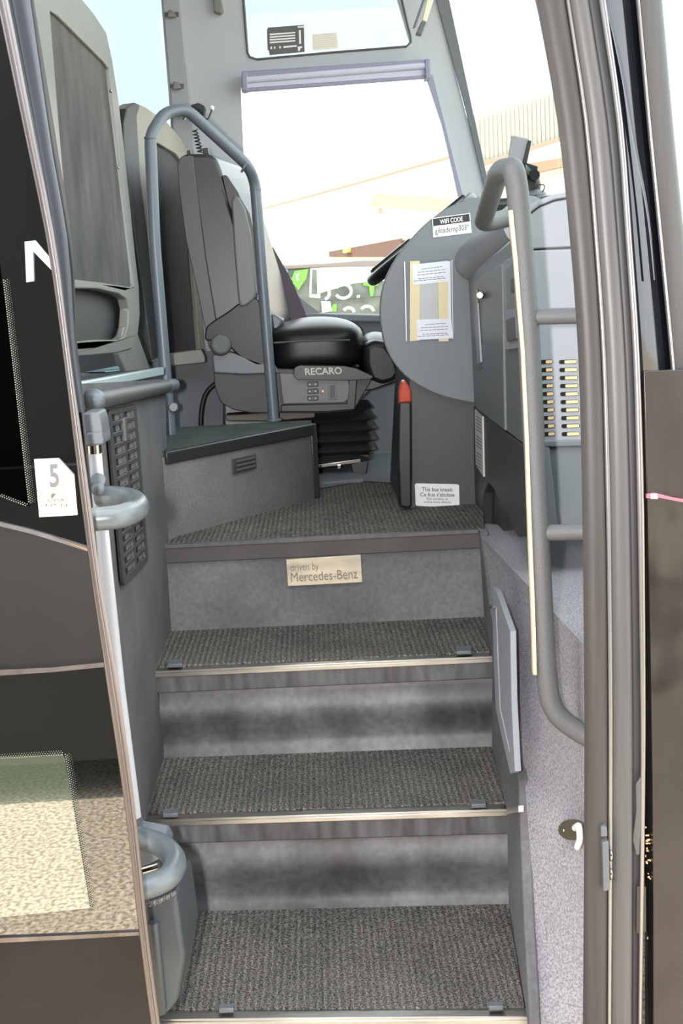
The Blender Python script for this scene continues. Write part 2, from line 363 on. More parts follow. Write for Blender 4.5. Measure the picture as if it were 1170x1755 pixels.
# ------------------------------------------------------------------ entry stairs
NOSE = {4: ((293, 935), (820, 909)), 3: ((263, 1152), (843, 1126)), 2: ((240, 1407), (868, 1388)), 1: ((205, 1748), (902, 1744))}
BACK = {3: ((303, 1087), (829, 1063)), 2: ((285, 1302), (842, 1283)), 1: ((262, 1566), (871, 1552))}
LIPH = {4: .047, 3: .052, 2: .054, 1: .05}
st = thing('entry_staircase', 'dark carpeted bus entry stairs climbing from the doorway to the driver platform', 'stairs', (0, 2.4, .2))
def ends(pair, z, xl=-.398, xr=None):
    a = U(*pair[0], z=z); b = U(*pair[1], z=z)
    d = (b - a) / (b.x - a.x)
    a2 = a + d * (xl - a.x)
    return a2, b if xr is None else b + d * (xr - b.x)
for k in (1, 2, 3, 4):
    z = ZT[k]; nl, nr = ends(NOSE[k], z)
    step = None
    # riser below this nosing
    zl = ZT.get(k - 1, .14)
    if k > 1: bl_, br_ = ends(BACK[k - 1], zl)
    else: bl_, br_ = nl + V((0, .03, 0)), nr + V((0, .03, 0))
    bl_ = bl_.copy(); br_ = br_.copy(); bl_.z = br_.z = zl
    bm = bmesh.new(); rows = []
    lip = LIPH[k]
    prof = [(0, 0), (.004, .1), (.004, .9), (0, 1.0)] if k == 4 else [(.016 * math.exp(-(t / .16) ** 2) - .006 * math.exp(-((t - .36) / .14) ** 2) + .005 * math.exp(-((t - .7) / .16) ** 2) - .012 * max(0, t - .8) / .2, t) for t in [i / 20 for i in range(21)]]
    ys = []
    for (dy, t) in prof:
        za = z - lip
        pl = V((nl.x, nl.y + .012 + (bl_.y - nl.y - .012) * min(1, t * 1.0), za + (zl - za) * t)); pl.y += dy
        pr = V((nr.x + (br_.x - nr.x) * t, nr.y + .012 + (br_.y - nr.y - .012) * min(1, t), za + (zl - za) * t)); pr.y += dy
        pr.x += .02
        rows.append([pl.lerp(pr, i / 12) for i in range(13)])
    allr = rows + [[p + V((0, .05, 0)) for p in rows[-1]], [p + V((0, .05, 0)) for p in rows[0]]]
    vv = [[bm.verts.new(p) for p in r] for r in allr]
    for i in range(len(vv)):
        r0 = vv[i]; r1 = vv[(i + 1) % len(vv)]
        for j in range(12): bm.faces.new((r0[j], r0[j + 1], r1[j + 1], r1[j]))
    bm.faces.new([r[0] for r in vv]); bm.faces.new([r[-1] for r in vv][::-1])
    step = obj('riser', bm, 'riser_top' if k == 4 else 'riser', st)
    # lip band (kick edge) under the nosing
    ext = V((0, .035, 0))
    lipbm = prism([nl + V((0, 0, -.006)), nr + V((.012, 0, -.006)), nr + V((.012, 0.004, -lip)), nl + V((0, 0.004, -lip))], ext)
    obj('edge_band', lipbm, 'liptop' if k == 4 else 'lip', st, bevel=.003)
    # nosing profile
    nos = []
    if k < 4:
        nos.append(prism([nl + V((.0, -.004, -.012)), nr + V((.01, -.004, -.012)), nr + V((.01, -.004, -.002)), nl + V((0, -.004, -.002))], (0, .012, 0)))
        nos.append(prism([nl + V((.0, -.002, .003)), nr + V((.01, -.002, .003)), nr + V((.01, .024, .003)), nl + V((0, .024, .003))], (0, 0, -.006)))
        obj('nosing_strip', nos, 'alu', st, bevel=.0012, seg=2, label='bright aluminium nosing strip')
    else:
        nos.append(prism([nl + V((0, -.003, .004)), nr + V((.0, -.003, .004)), nr + V((0, .012, .004)), nl + V((0, .012, .004))], (0, 0, -.012)))
        obj('nosing_strip', nos, 'sealmid', st, bevel=.002, seg=2)
    if k < 4:
        b0, b1 = ends(BACK[k], z); b0.z = b1.z = z
        n = 90; bm = bmesh.new()
        fl = nl + V((0, .024, 0)); fr = nr + V((0, .024, 0))
        rb = [bm.verts.new(b0.lerp(b1, i / n) + V((0, .012 + random.uniform(-.004, .004), .008))) for i in range(n + 1)]
        rf = [bm.verts.new(fl.lerp(fr, i / n) + V((0, random.uniform(-.001, .001), .007))) for i in range(n + 1)]
        rb2 = [bm.verts.new(v.co - V((0, 0, .02))) for v in rb]; rf2 = [bm.verts.new(v.co - V((0, 0, .02))) for v in rf]
        for i in range(n):
            bm.faces.new((rf[i], rf[i + 1], rb[i + 1], rb[i])); bm.faces.new((rf2[i], rb2[i], rb2[i + 1], rf2[i + 1]))
            bm.faces.new((rf[i], rf2[i], rf2[i + 1], rf[i + 1])); bm.faces.new((rb[i], rb[i + 1], rb2[i + 1], rb2[i]))
        bm.faces.new((rf[0], rb[0], rb2[0], rf2[0])); bm.faces.new((rf[n], rf2[n], rb2[n], rb[n]))
        obj('tread_mat', bm, 'carpet', st, smooth=False)
clips = {3: [(300, 1141), (795, 1119)], 2: [(292, 1398), (820, 1382)], 1: [(388, 1733), (850, 1729)]}
for k, lst in clips.items():
    for (cx, cy) in lst:
        w = 13
        p = on(Z(ZT[k] + .008), [(cx - w, cy + 4), (cx + w, cy + 3), (cx + w, cy - 6), (cx - w, cy - 5)])
        obj('mat_clip', prism(p, (0, 0, .009)), 'bracket', st, bevel=.002)
# moulded side skirt at the right of the stairs
sk = on(pWo(.004), [(822, 906), (829, 960), (836, 1020), (858, 1150), (880, 1300), (888, 1335), (893, 1460), (898, 1586), (905, 1708), (909, 1800), (906, 1800), (902, 1744), (871, 1552), (868, 1392), (842, 1283), (843, 1130), (829, 1063), (820, 912)])
obj('side_skirt', prism(sk, (.02, 0, 0)), 'riser_top', st, bevel=.004)
sk = on(pWo(.016), [(868, 1395), (888, 1392), (888, 1381), (868, 1384)])
obj('nosing_end', prism(sk, (.01, 0, 0)), 'alu', st, label='aluminium nosing end turned up on the skirt')

# maker's plate
pf = PL((nl.x, nl.y - .004), (nr.x, nr.y - .004))
npl = thing('name_plate', 'shiny engraved metal plate on the uppermost stair riser', 'plate', pf(555, 1003))
PQ = on(pf, [(490, 959), (618, 951), (621, 998), (493, 1005)])
obj('plate', prism(PQ, (0, .02, 0)), 'brass', npl, bevel=.001, seg=2)
obj('lettering', textbm('driven by', subq(PQ, .055, .17, .43, .52), bold=-.004), 'engrave', npl)
obj('lettering', textbm('Mercedes-Benz', subq(PQ, .05, .50, .94, .84), bold=-.004), 'engrave', npl)

# ------------------------------------------------------------------ floors
FP1 = U(293, 924, z=F); FP2 = U(541, 856, z=F)
n4l, n4r = ends(NOSE[4], F)
fl = [n4l + V((0, .012, 0)), n4r + V((0, .012, 0)), V((.40, n4r.y + .01, F)), V((.45, 3.3, F)), V((.45, 3.9, F)), V((1.2, 3.9, F)), V((1.2, 4.48, F)), V((-.95, 4.48, F)), V((-.95, 3.2, F)), V((-.345, 3.2, F))]
struct('floor', prism([p + V((0, 0, .003)) for p in fl], (0, 0, -.035)), 'carpet', smooth=False)
pc = on(Z(F + .006), [(541, 838), (620, 824), (690, 828), (692, 782), (640, 775), (541, 775)])
struct('trim_1', prism(pc, (0, 0, .003)), 'walldark')
# raised aisle platform
ap = [FP1, FP2, V((FP2.x, 3.70, F)), V((-.55, 3.72, F)), V((-.55, 4.48, F)), V((-2.98, 4.48, F)), V((-2.98, 1.98, F)), V((-.43, 1.98, F)), V((-.43, FP1.y - .02, F))]
pt = thing('aisle_platform', 'raised carpeted aisle platform beside the driver seat with a dark front edge', 'platform', (FP1.x, FP1.y + .3, F))
obj('platform_body', prism([p - V((0, 0, .02)) for p in ap], (0, 0, A - F + .012)), 'wallcarpet_dark', pt)
obj('carpet_top', prism([p + V((0, 0, A - F - .008)) for p in ap], (0, 0, .012)), 'carpet_plain', pt, bevel=.003)
e1 = FP1 + V((0, 0, A - F)); e2 = FP2 + V((0, 0, A - F)); nn = V((e2.y - e1.y, -(e2.x - e1.x), 0)).normalized()
obj('edge_trim', prism([e1 + nn * .008 + V((0, 0, -.028)), e2 + nn * .008 + V((0, 0, -.028)), e2 + nn * .008 + V((0, 0, .006)), e1 + nn * .008 + V((0, 0, .006))], -nn * .022), 'darkgloss', pt, bevel=.005)
obj('corner_trim', prism([e2 + V((-.004, -.008, .006)), e2 + V((.014, .0, .006)), e2 + V((.014, .012, .006)), e2 + V((-.004, .012, .006))], (0, 0, -(A - F) - .004)), 'darkgloss', pt, bevel=.004)
# little vent on its face
pfp = PL((FP1 + nn * .003).xy, (FP2 + nn * .003).xy)
vt = thing('floor_vent', 'small dark louvred vent on the raised platform face', 'vent', pfp(417, 812))
VQ = on(pfp, [(397, 787), (437, 778), (438, 803), (399, 813)])
obj('vent_plate', prism(VQ, nn * .004), 'dark', vt, bevel=.001)
for i in range(3):
    s = subq(VQ, .12, .12 + i * .28, .9, .27 + i * .28)
    obj('louvre', prism([p + nn * .004 for p in s], nn * .005), 'fabric2', vt, bevel=.001)

# ------------------------------------------------------------------ left side of stairwell
XL = -.395
wl = [V((XL, 1.99, .1)), V((XL, 3.06, .1)), V((XL, 3.06, 1.02)), U(288, 850, x=XL), U(284, 700, x=XL), U(283, 650, x=XL), U(60, 680, x=XL)]
wl[-1].y = 1.99
struct('wall_left', prism(wl, (-.03, 0, 0)), 'wallcarpet_dark')
# counter top with metal trim
ct = thing('partition_counter', 'grey counter with a pale metal trim above the stairwell left wall', 'counter', (-.5, 2.4, 1.43))
tt = on(X(-.402), [(132, 656), (281, 629), (281, 643), (132, 672)])
obj('metal_trim', prism(tt, (-.02, 0, 0)), 'countertrim', ct, bevel=.003, label='pale aluminium counter trim')
ctop = [tt[0] + V((-.01, 0, -.004)), tt[1] + V((-.01, 0, -.004)), V((-.9, tt[1].y, tt[1].z - .004)), V((-.9, tt[0].y, tt[0].z - .004))]
obj('counter_top', prism(ctop, (0, 0, -.03)), 'dark', ct)
obj('partition_body', prism([V((-.428, 1.99, A + .006)), V((-.428, 3.1, A + .006)), V((-.428, 3.1, 1.39)), V((-.428, 1.99, 1.43))], (-.03, 0, 0)), 'dark', ct)
zc = lambda px, py: U(px, py, pl=(ctop[0] + V((0, 0, .002)), V((0, (ctop[0].z - ctop[1].z), (ctop[1].y - ctop[0].y))).normalized()))
obj('paper_sheet', prism(on(zc, [(146, 639), (212, 626), (216, 634), (180, 638)]), (0, 0, .002)), 'teal', None, label='pale teal sheet lying on the counter above the stairwell', cat='paper')
# tube rail under trim with ball end
tr = thing('counter_rail', 'silver tube rail with a grey ball end under the counter trim', 'rail', U(160, 700, x=-.385))
obj('tube', tube([U(165, 686, x=-.38), U(290, 661, x=-.38)], .0165, 24), 'sealmid', tr, label='brushed silver tube')
obj('ball_end', ball(U(161, 684, x=-.38), .0195, (1, 1, .95)), 'rail', tr)
obj('end_cap', tube([U(286, 662, x=-.38), U(297, 660, x=-.38)], .0178, 24), 'rail', tr, bevel=.003)
# large grille
gr = thing('wall_grille', 'tall dark louvred ventilation grille on the stairwell left wall', 'vent', U(215, 1000, x=XL + .002))
GQ = on(X(XL + .003), [(179, 703), (228, 694), (249, 962), (206, 1006)])
R_ = rnd([(0, 0), (1, 0), (1, 1), (0, 1)], .08)
outer = [lerpq(GQ, u, v) for (u, v) in rnd([(0, 0), (1, 0), (1, 1), (0, 1)], .06)]
holes = []
rows_ = 15
for c in range(2):
    for i in range(rows_):
        u0 = .1 + c * .43; v0 = .03 + i * (.95 / rows_)
        holes.append(subq(GQ, u0, v0, u0 + .35, v0 + .95 / rows_ * .62))
obj('grille_frame', plate([outer] + holes, (.007, 0, 0)), 'dark', gr, bevel=.001, seg=1)
obj('grille_backing', prism([p + V((-.0005, 0, 0)) for p in subq(GQ, .05, .015, .95, .985)], (.001, 0, 0)), 'lining', gr)
obj('grille_shadow_box', prism([p + V((.0006, 0, 0)) for p in subq(GQ, .05, .015, .27, .985)], (.001, 0, 0)), 'void', gr)  # flat black strip painting the shade inside the slots
obj('grille_shadow_box', prism([p + V((.0006, 0, 0)) for p in subq(GQ, .5, .015, .70, .985)], (.001, 0, 0)), 'void', gr)  # same painted shade for the second slot column
for c, uu in ((0, .42),):
    obj('centre_catch', prism(subq(GQ, .43, .06, .53, .2), (.012, 0, 0)), 'sealmid', gr, bevel=.002)

# ------------------------------------------------------------------ door jamb, white post, loops
JL = [(-60, 8), (0, 18), (250, 66), (420, 94), (600, 117), (700, 130), (1000, 160), (1400, 200), (1800, 242)]
JR = [(-60, 44), (0, 52), (250, 88), (420, 117), (600, 130), (700, 144), (1000, 186), (1400, 232), (1800, 280)]
struct('trim_2', strip(JL, JR, -60, 1800, 1.93, .008, .1), 'jamb')
JD = [(-60, 44), (0, 50), (250, 84), (420, 112), (600, 126), (700, 138)]
JE = [(-60, 50), (0, 58), (250, 98), (420, 124), (600, 133), (700, 146)]
struct('trim_3', strip(JD, JE, -60, 700, 1.95, .002, .05), 'sealdark')
dp = thing('door_post_rail', 'white post with grey upper and lower grab loops beside the open door', 'grab rail', U(280, 1740, y=1.85))
pc_ = [U(162, 768, y=1.86), U(172, 880, y=1.86), U(184, 1000, y=1.86), U(203, 1180, y=1.86), U(231, 1400, y=1.86)]
obj('white_post', tube(pc_, .0105, 20), 'post', dp, label='white painted post tube')
obj('metal_collar', tube([U(161, 760, y=1.86), U(162, 777, y=1.86)], .0112, 20), 'chrome', dp)
obj('upper_bracket', prism(on(Y(1.83), rnd([(140, 708), (168, 706), (173, 722), (178, 762), (148, 766)], 5)), (0, .07, 0)), 'bracket', dp, bevel=.004)
obj('bracket_collar', prism(on(Y(1.825), rnd([(148, 742), (174, 740), (177, 756), (176, 762), (150, 764)], 4)), (0, .07, 0)), 'bracket', dp, bevel=.004)
zl_ = 1.325
upl = on(Z(zl_), [(130, 893), (165, 890), (205, 886), (232, 876), (238, 866), (228, 856), (200, 851), (172, 850)])
ul = obj('upper_loop', tube(bez(upl, .02), .0165, 20), 'loop', dp, label='glossy pale grey upper grab loop')
obj('clevis', tube([U(168, 822, y=1.84), U(170, 850, y=1.9)], .012, 16), 'bracket', dp, bevel=.003)
obj('pivot_knob', ball(U(168, 838, y=1.83), .011), 'bracket', dp)
lo = on(Z(.78), [(236, 1524), (262, 1517), (288, 1505), (300, 1486), (298, 1468), (280, 1450), (255, 1440), (235, 1436)])
ll = obj('lower_loop', tube(bez(lo, .02), .0178, 20), 'loop', dp, label='glossy pale grey lower grab loop')
obj('lower_bracket', prism(on(Y(1.9), rnd([(232, 1398), (240, 1424), (285, 1432), (292, 1446), (290, 1462), (240, 1490), (228, 1440)], 4)), (0, .04, 0)), 'bracket', dp, bevel=.004)
obj('pin', tube([U(245, 1492, y=1.83), U(272, 1484, y=1.83)], .007, 14), 'chrome', dp)
cl = [U(x_, y_, y=1.72) for x_, y_ in [(252, 1550), (275, 1544), (300, 1530)]]
for i in range(16):
    t = i / 15; p = cl[0].lerp(cl[2], t) + V((0, -.008 * math.sin(math.pi * t), -.0015 * math.sin(math.pi * t)))
cb = [cl[0].lerp(cl[2], i / 30) + V((0, -.006 * math.sin(math.pi * i / 30) + .0015 * math.sin(i * 2.6), 0.0012 * math.sin(i * 2.6))) for i in range(31)]
obj('hose_clamp', tube(cb, .0042, 10), 'sealmid', dp, label='ribbed steel hose clamp')
cov = on(Y(1.73), [(246, 1553), (275, 1545), (301, 1529), (306, 1560), (317, 1640), (305, 1715), (288, 1738), (270, 1744), (262, 1722), (254, 1620)])
obj('lower_cover', prism(cov, (.012, .14, .0), .9), 'cover', dp, bevel=.012, seg=4, label='grey tapering plastic cover below the lower loop')
obj('cover_tube', tube([U(262, 1580, y=1.725), U(276, 1735, y=1.725)], .009, 16), 'cover', dp)

# ------------------------------------------------------------------ open door leaf
YD = 1.55
EL = [(-80, -24), (0, -6), (210, 38), (420, 81), (600, 107), (820, 134), (1000, 157), (1180, 184), (1400, 216), (1600, 238), (1830, 268)]
ER = [(-80, -4), (0, 14), (210, 55), (420, 96), (600, 120), (820, 150), (1000, 174), (1180, 204), (1400, 233), (1600, 254), (1830, 284)]
EC = [(a, (b + c) / 2) for (a, b), (_, c) in zip(EL, ER)]
def leaf(y0, y1, dy=0, th=.03, left=-420, n=16, sl0=0, sl1=0, cut=EC, off=0):
    pts = []
    for i in range(n + 1):
        py = y0 + (y1 - y0) * i / n; pts.append((smoothtab(cut, py) + off, py))
    pts += [(left, y1 + sl1), (left, y0 + sl0)]
    return prism(on(Y(YD + dy), pts), (0, th, 0))
dr = bpy.data.objects.new('door_1', None); COL.objects.link(dr); dr.location = U(0, 1830, y=YD); WO[dr] = dr.location.copy(); dr['kind'] = 'structure'
dr['label'] = 'open glazed black entry door leaf at the left with an aluminium edge'
obj('edge_profile', [strip(EL, ER, -80, 1830, YD - .004, .004, .04), strip([(a, b * .6 + c * .4) for (a, b), (_, c) in zip(EL, ER)], [(a, b * .35 + c * .65) for (a, b), (_, c) in zip(EL, ER)], -80, 1830, YD - .008, .003, .02)], 'aludark', dr, label='brushed aluminium edge profile')
up = leaf(-80, 938, 0, .012, sl1=-140)
obj('upper_glass', up, 'frit', dr, smooth=False)
obj('middle_panel', leaf(938, 1143, 0.002, .02, sl0=-140, sl1=30), 'doorpanel', dr, smooth=False)
obj('lower_glass', leaf(1143, 1598, 0, .012, sl0=30, sl1=24), 'frit', dr, smooth=False)
obj('bottom_panel', leaf(1598, 1830, 0.002, .03, sl0=24), 'busdoor', dr, smooth=False)
def dpoly(name, pts, m, dy=-.001, th=.0006, **k): return obj(name, prism(on(Y(YD + dy), pts), (0, th, 0)), m, dr, **k)
arc = [(-60, 885), (0, 895), (50, 907), (100, 922), (150, 938)]
dpoly('glazing_bead', [(x, y) for x, y in arc] + [(x, y + 7) for x, y in arc[::-1]], 'sealmid', -.004, .004)
dpoly('glazing_bead', [(-60, 1150), (0, 1148), (90, 1144), (180, 1135), (181, 1143), (90, 1152), (0, 1158), (-60, 1161)], 'aludark', -.004, .004)
dpoly('glazing_bead', [(-60, 1611), (0, 1608), (120, 1603), (240, 1597), (241, 1603), (120, 1610), (0, 1616), (-60, 1619)], 'aludark', -.004, .004)
dpoly('panel_scratch', [(250 / 2.786, 918), (286 / 2.786 , 924), (150, 941), (152, 945)], 'stain', -.005, .001)
dpoly('clear_pane', [(-120, 430), (-2, 440), (14, 560), (30, 700), (50, 868), (0, 852), (-120, 838)], MT['doorglass_up'], -.0012, .0005)
LP_ = mat('lower_pane', (70, 78, 64), .01, spec=1, coat=1); LP_.node_tree.nodes['Principled BSDF'].inputs['IOR'].default_value = 2.3
dpoly('clear_pane', rnd([(-120, 1302), (110, 1293), (155, 1556), (-120, 1585)], 8), LP_, -.0012, .0005, label='paler greenish pane inside the dotted border')
# dotted border of the panes
def dots(a, b, rows=4, step=4.2, r=.8):
    bs = []
    a = V((*a, 0)); b = V((*b, 0)); d = (b - a); L = d.length; d /= L; nrm = V((-d.y, d.x, 0))
    for j in range(rows):
        for i in range(int(L / step)):
            c = a + d * (i + .5 * (j % 2)) * step - nrm * j * 3.2
            rr = r * (1.25 - .25 * j)
            bs.append([(c.x - rr, c.y - rr), (c.x + rr, c.y - rr), (c.x + rr, c.y + rr), (c.x - rr, c.y + rr)])
    bm = bmesh.new()
    for p in bs:
        w = on(Y(YD - .0018), p); vs = [bm.verts.new(v) for v in w]; bm.faces.new(vs)
        vs = [bm.verts.new(v + V((0, .0003, 0))) for v in w]; bm.faces.new(vs[::-1])
    return bm
MT['dot'] = mat('frit_gap', (104, 112, 100), .4)
o = obj('frit_dots', [dots((112, 1293), (155, 1560)), dots((0, 1300), (110, 1293), 3), dots((6, 480), (50, 866)), dots((0, 850), (48, 868), 2)], 'dot', dr, smooth=False); o['kind'] = 'stuff'
# letter N
obj('letter_n', prism(on(Y(YD - .002), [(42, 414), (61, 412), (88, 444), (88, 463), (57, 431), (58, 482), (45, 484)]), (0, .0008, 0)), mat('silver_lettering', (142, 139, 136), .5), dr, label='pale grey letter N cut by the door edge', smooth=False)
# inspection sticker
stk = thing('inspection_sticker', 'pale yellow inspection sticker with a large 5 on the open door', 'sticker', U(95, 888, y=YD - .002))
sp = lambda px, py: U(px, py, y=YD - .0018)
S = lambda u, v: (50 + u / 11.7, 780 + v / 11.7)
obj('backing', prism(on(sp, [S(100, 82), S(590, 60), S(902, 400), S(970, 1200), S(205, 1242)]), (0, -.0006, 0)), 'yellow', stk)
def stext(s, a, b, c, d, m, bold=0): obj('print', textbm(s, on(sp, [S(*a), S(*b), S(*c), S(*d)]), lift=(0, -.001, 0), bold=bold), m, stk)
stext('5', (395, 178), (585, 172), (612, 640), (420, 655), 'inkgrey', .03)
stext('CVSA', (372, 868), (712, 862), (716, 926), (376, 936), 'globe', .02)
stext('21282289', (388, 1112), (735, 1098), (738, 1150), (392, 1166), 'inkfaint')
obj('print', tube([V(sp(*S(345, 890))) + V((0, -.0012, 0)) if i == 0 else V(sp(*S(550 - 205 * math.cos(math.pi * i / 14), 900 - 190 * math.sin(math.pi * i / 14)))) + V((0, -.0012, 0)) for i in range(15)], .0006, 6), 'inkfaint', stk)
obj('print', prism([p + V((0, -.001, 0)) for p in on(sp, [S(440, 850), S(438, 800), S(470, 760), S(510, 770), S(545, 760), S(520, 810), S(480, 850), S(460, 870)])], (0, -.0004, 0)), 'globe', stk)
for (a, b, m) in ((332, 362, 'globe'), (440, 466, 'globe'), (640, 666, 'globe'), (740, 768, 'globe'), (490, 618, 'tint_sticker'), (490, 540, 'inkgrey')):
    hh = 1030 if m != 'inkgrey' else 998
    obj('print', prism([p + V((0, -.001 - (.0004 if m == 'inkgrey' else 0), 0)) for p in on(sp, [S(a, 972), S(b, 968), S(b + 3, hh - 3), S(a + 3, hh)])], (0, -.0004, 0)), m, stk)
for a in (400, 702):
    obj('print', prism([p + V((0, -.001, 0)) for p in on(sp, [S(a, 975), S(a + 22, 998), S(a, 1020), S(a - 22, 998)])], (0, -.0004, 0)), 'gold', stk)

# ------------------------------------------------------------------ right side: carpeted wall, ledge
XR = .40
zled = pW(826, 921).z; print('zled', zled)
seam = on(pW, [(827, 960), (834, 1020), (856, 1150), (878, 1300), (887, 1335), (892, 1460), (897, 1586), (904, 1708), (908, 1800), (910, 1900)])
seam.insert(0, V((.256 + .134 * zled, seam[0].y, zled)))
bm = bmesh.new(); fr_ = []; bk_ = []
for p in seam:
    e = V((.43, 1.86, p.z))
    fr_.append([bm.verts.new(p.lerp(e, k / 8)) for k in range(9)]); bk_.append([bm.verts.new(p.lerp(e, k / 8) + V((.03, .0, 0))) for k in range(9)])
for i in range(len(seam) - 1):
    for k in range(8): bm.faces.new((fr_[i][k], fr_[i][k + 1], fr_[i + 1][k + 1], fr_[i + 1][k])); bm.faces.new((bk_[i][k], bk_[i + 1][k], bk_[i + 1][k + 1], bk_[i][k + 1]))
    for k in (0, 8): bm.faces.new((fr_[i][k], fr_[i + 1][k], bk_[i + 1][k], bk_[i][k]))
for i in (0, len(seam) - 1):
    for k in range(8): bm.faces.new((fr_[i][k], fr_[i][k + 1], bk_[i][k + 1], bk_[i][k]))
struct('wall_right', bm, 'wallcarpet')
e_ = seam[0]
struct('wall_right_ledge', prism([V((e_.x - .001, e_.y, zled + .003)), V((.429, 1.86, zled + .003)), V((.5, 1.87, zled)), V((.7, 1.9, zled)), V((1.0, 2.3, zled)), V((1.05, 2.6, zled)), V((e_.x - .001, 3.1, zled + .003))], (0, 0, -.04)), 'wallcarpet')
struct('wall_right_lining', prism(on(pWo(-.034), [(812, 925), (850, 925), (900, 1330), (915, 1800), (860, 1800), (822, 1200)]), (.012, 0, 0)), 'riser_top')
def pC(o): return PL((.345 - o, 2.2), (.43 - o, 1.86))
struct('wall_right_patch', prism(on(pC(.012), [(911, 1712), (930, 1709), (998, 1714), (998, 1790), (912, 1790)]), (.002, 0, 0)), 'patch')
ac = thing('access_panel', 'pale grey slanted access panel on the right stairwell wall', 'panel', pW(862, 1310))
aq = [(843, 1007), (850, 1012), (874, 1082), (876, 1200), (882, 1322), (874, 1326), (862, 1275), (849, 1215), (845, 1120)]
obj('panel_frame', plate([on(pWo(.024), aq), on(pWo(.024), [(849, 1040), (867, 1094), (870, 1200), (873, 1290), (856, 1215), (852, 1120)])], (.012, 0, 0)), 'console', ac, bevel=.001, seg=2)
obj('panel_face', prism(on(pWo(.022), [(847, 1030), (869, 1090), (872, 1200), (875, 1300), (854, 1220), (850, 1120)]), (.006, 0, 0)), 'console', ac)
obj('latch', tube([pWo(.032)(838, 1039), pWo(.028)(846, 1041)], .003, 10), 'chrome', ac)
lt = thing('hook_plate', 'dark oval hook plate with white hook on the right wall', 'hook', pC(.01)(980, 1450))
el = [(979 + 23 * math.cos(a) , 1422 + 18 * math.sin(a)) for a in [i * math.pi / 10 for i in range(20)]]
obj('oval_plate', prism(on(pC(.016), el), (.003, 0, 0)), 'globe', lt)
obj('screw', ball(pC(.017)(966, 1423), .0035), 'chrome', lt)
obj('hook', tube(bez([pC(.018)(985, 1419), pC(.03)(992, 1414), pC(.03)(994, 1440), pC(.03)(989, 1452)], .01), .0055, 12), 'white', lt, label='white hook')

# ------------------------------------------------------------------ console and dashboard
XC = .424
cx_ = X(XC)
ds = thing('dashboard', 'grey dashboard and console with a round side panel right of the driver seat', 'dashboard', (.7, 3.2, F))
DY = 3.27
disc = [(826, 338), (808, 339), (790, 346), (765, 357), (735, 378), (705, 408), (680, 440), (661, 475), (652, 512), (652, 555), (662, 598), (684, 634), (716, 660), (760, 680), (812, 691), (830, 692)]
fine = []
for i in range(len(disc) - 1):
    for k in range(3):
        t = k / 3; p0 = V((*disc[max(i - 1, 0)], 0)); p1 = V((*disc[i], 0)); p2 = V((*disc[i + 1], 0)); p3 = V((*disc[min(i + 2, len(disc) - 1)], 0))
        v = .5 * ((2 * p1) + (p2 - p0) * t + (2 * p0 - 5 * p1 + 4 * p2 - p3) * t * t + (3 * p1 - p0 - 3 * p2 + p3) * t ** 3)
        fine.append((v.x, v.y))
fine.append(disc[-1])
obj('round_side_panel', prism(on(Y(DY), fine), (0, .03, 0)), 'dash', ds, bevel=.004, label='flat rounded grey side panel')
dcol = on(Y(DY + .03), [(700, 640), (735, 640), (826, 660), (828, 880), (700, 873), (688, 872)])
obj('lower_column', prism(dcol, (.0, .5, 0)), 'dark', ds, bevel=.006)
dlow = [V((.30, DY + .05, 1.45)), V((.47, DY + .05, 1.45)), V((.47, DY + .05, 1.86)), V((.44, DY + .05, 1.86))]
dtop = on(Y(DY + .035), [(800, 345), (835, 339), (970, 330), (1010, 600), (815, 600), (812, 400)])
obj('dash_top', prism(dtop, (0, .85, -.06)), 'darkgloss', ds, bevel=.02)
# console block
y0c = U(803, 560, x=XC).y
sideprof = [(803, 472), (806, 458), (822, 440), (850, 422), (905, 392), (900, 762), (862, 735), (812, 697)]
sp3 = [V((XC, 3.27, 1.06)), V((XC, 3.44, 1.655)), V((XC, 3.40, 1.69)), V((XC, 3.3, 1.712)), V((XC, 2.62, 1.745)), V((XC, 2.6, 1.74)), V((XC, 2.6, 1.06))]
zmid = U(897, 762, x=XC)
yn = 2.476
sp3 = [U(812, 698, x=XC), U(802, 474, x=XC), U(806, 462, x=XC), U(850, 430, x=XC), U(905, 395, x=XC)]
bot = U(898, 764, x=XC)
body = [sp3[0], sp3[1], sp3[2], sp3[3], V((XC, yn, sp3[4].z)), V((XC, yn, bot.z)), bot]
body = [sp3[0], sp3[1], sp3[2], sp3[3], V((XC, yn, U(905, 392, x=XC).z)), V((XC, yn, bot.z))]
obj('console_body', prism(body, (.5, 0, 0)), 'dashblue', ds, bevel=.008)
# dark skirt under console
sk2 = on(X(XC + .004), [(811, 696), (862, 738), (898, 764), (908, 768), (928, 917), (915, 918), (886, 920), (862, 868), (844, 836), (836, 828), (829, 845), (826, 908), (812, 908)])
sk2 = [V((p.x, max(p.y, 2.33), p.z)) for p in sk2]
obj('console_skirt', prism(sk2, (.04, 0, 0)), 'dark', ds, bevel=.004)

obj('arch_plate', prism(on(X(XC + .028), [(822, 820), (866, 822), (880, 908), (824, 914)]), (.002, 0, 0)), 'dark', ds)
# padded roll on top
pr = [U(812, 448, x=XC + .02), U(845, 422, x=XC + .03), U(870, 405, x=XC + .04), U(905, 380, x=XC + .05)]
obj('padded_roll', tube(bez(pr, .03), [.052, .055], 24), 'console', ds, label='padded pale grey armrest roll')
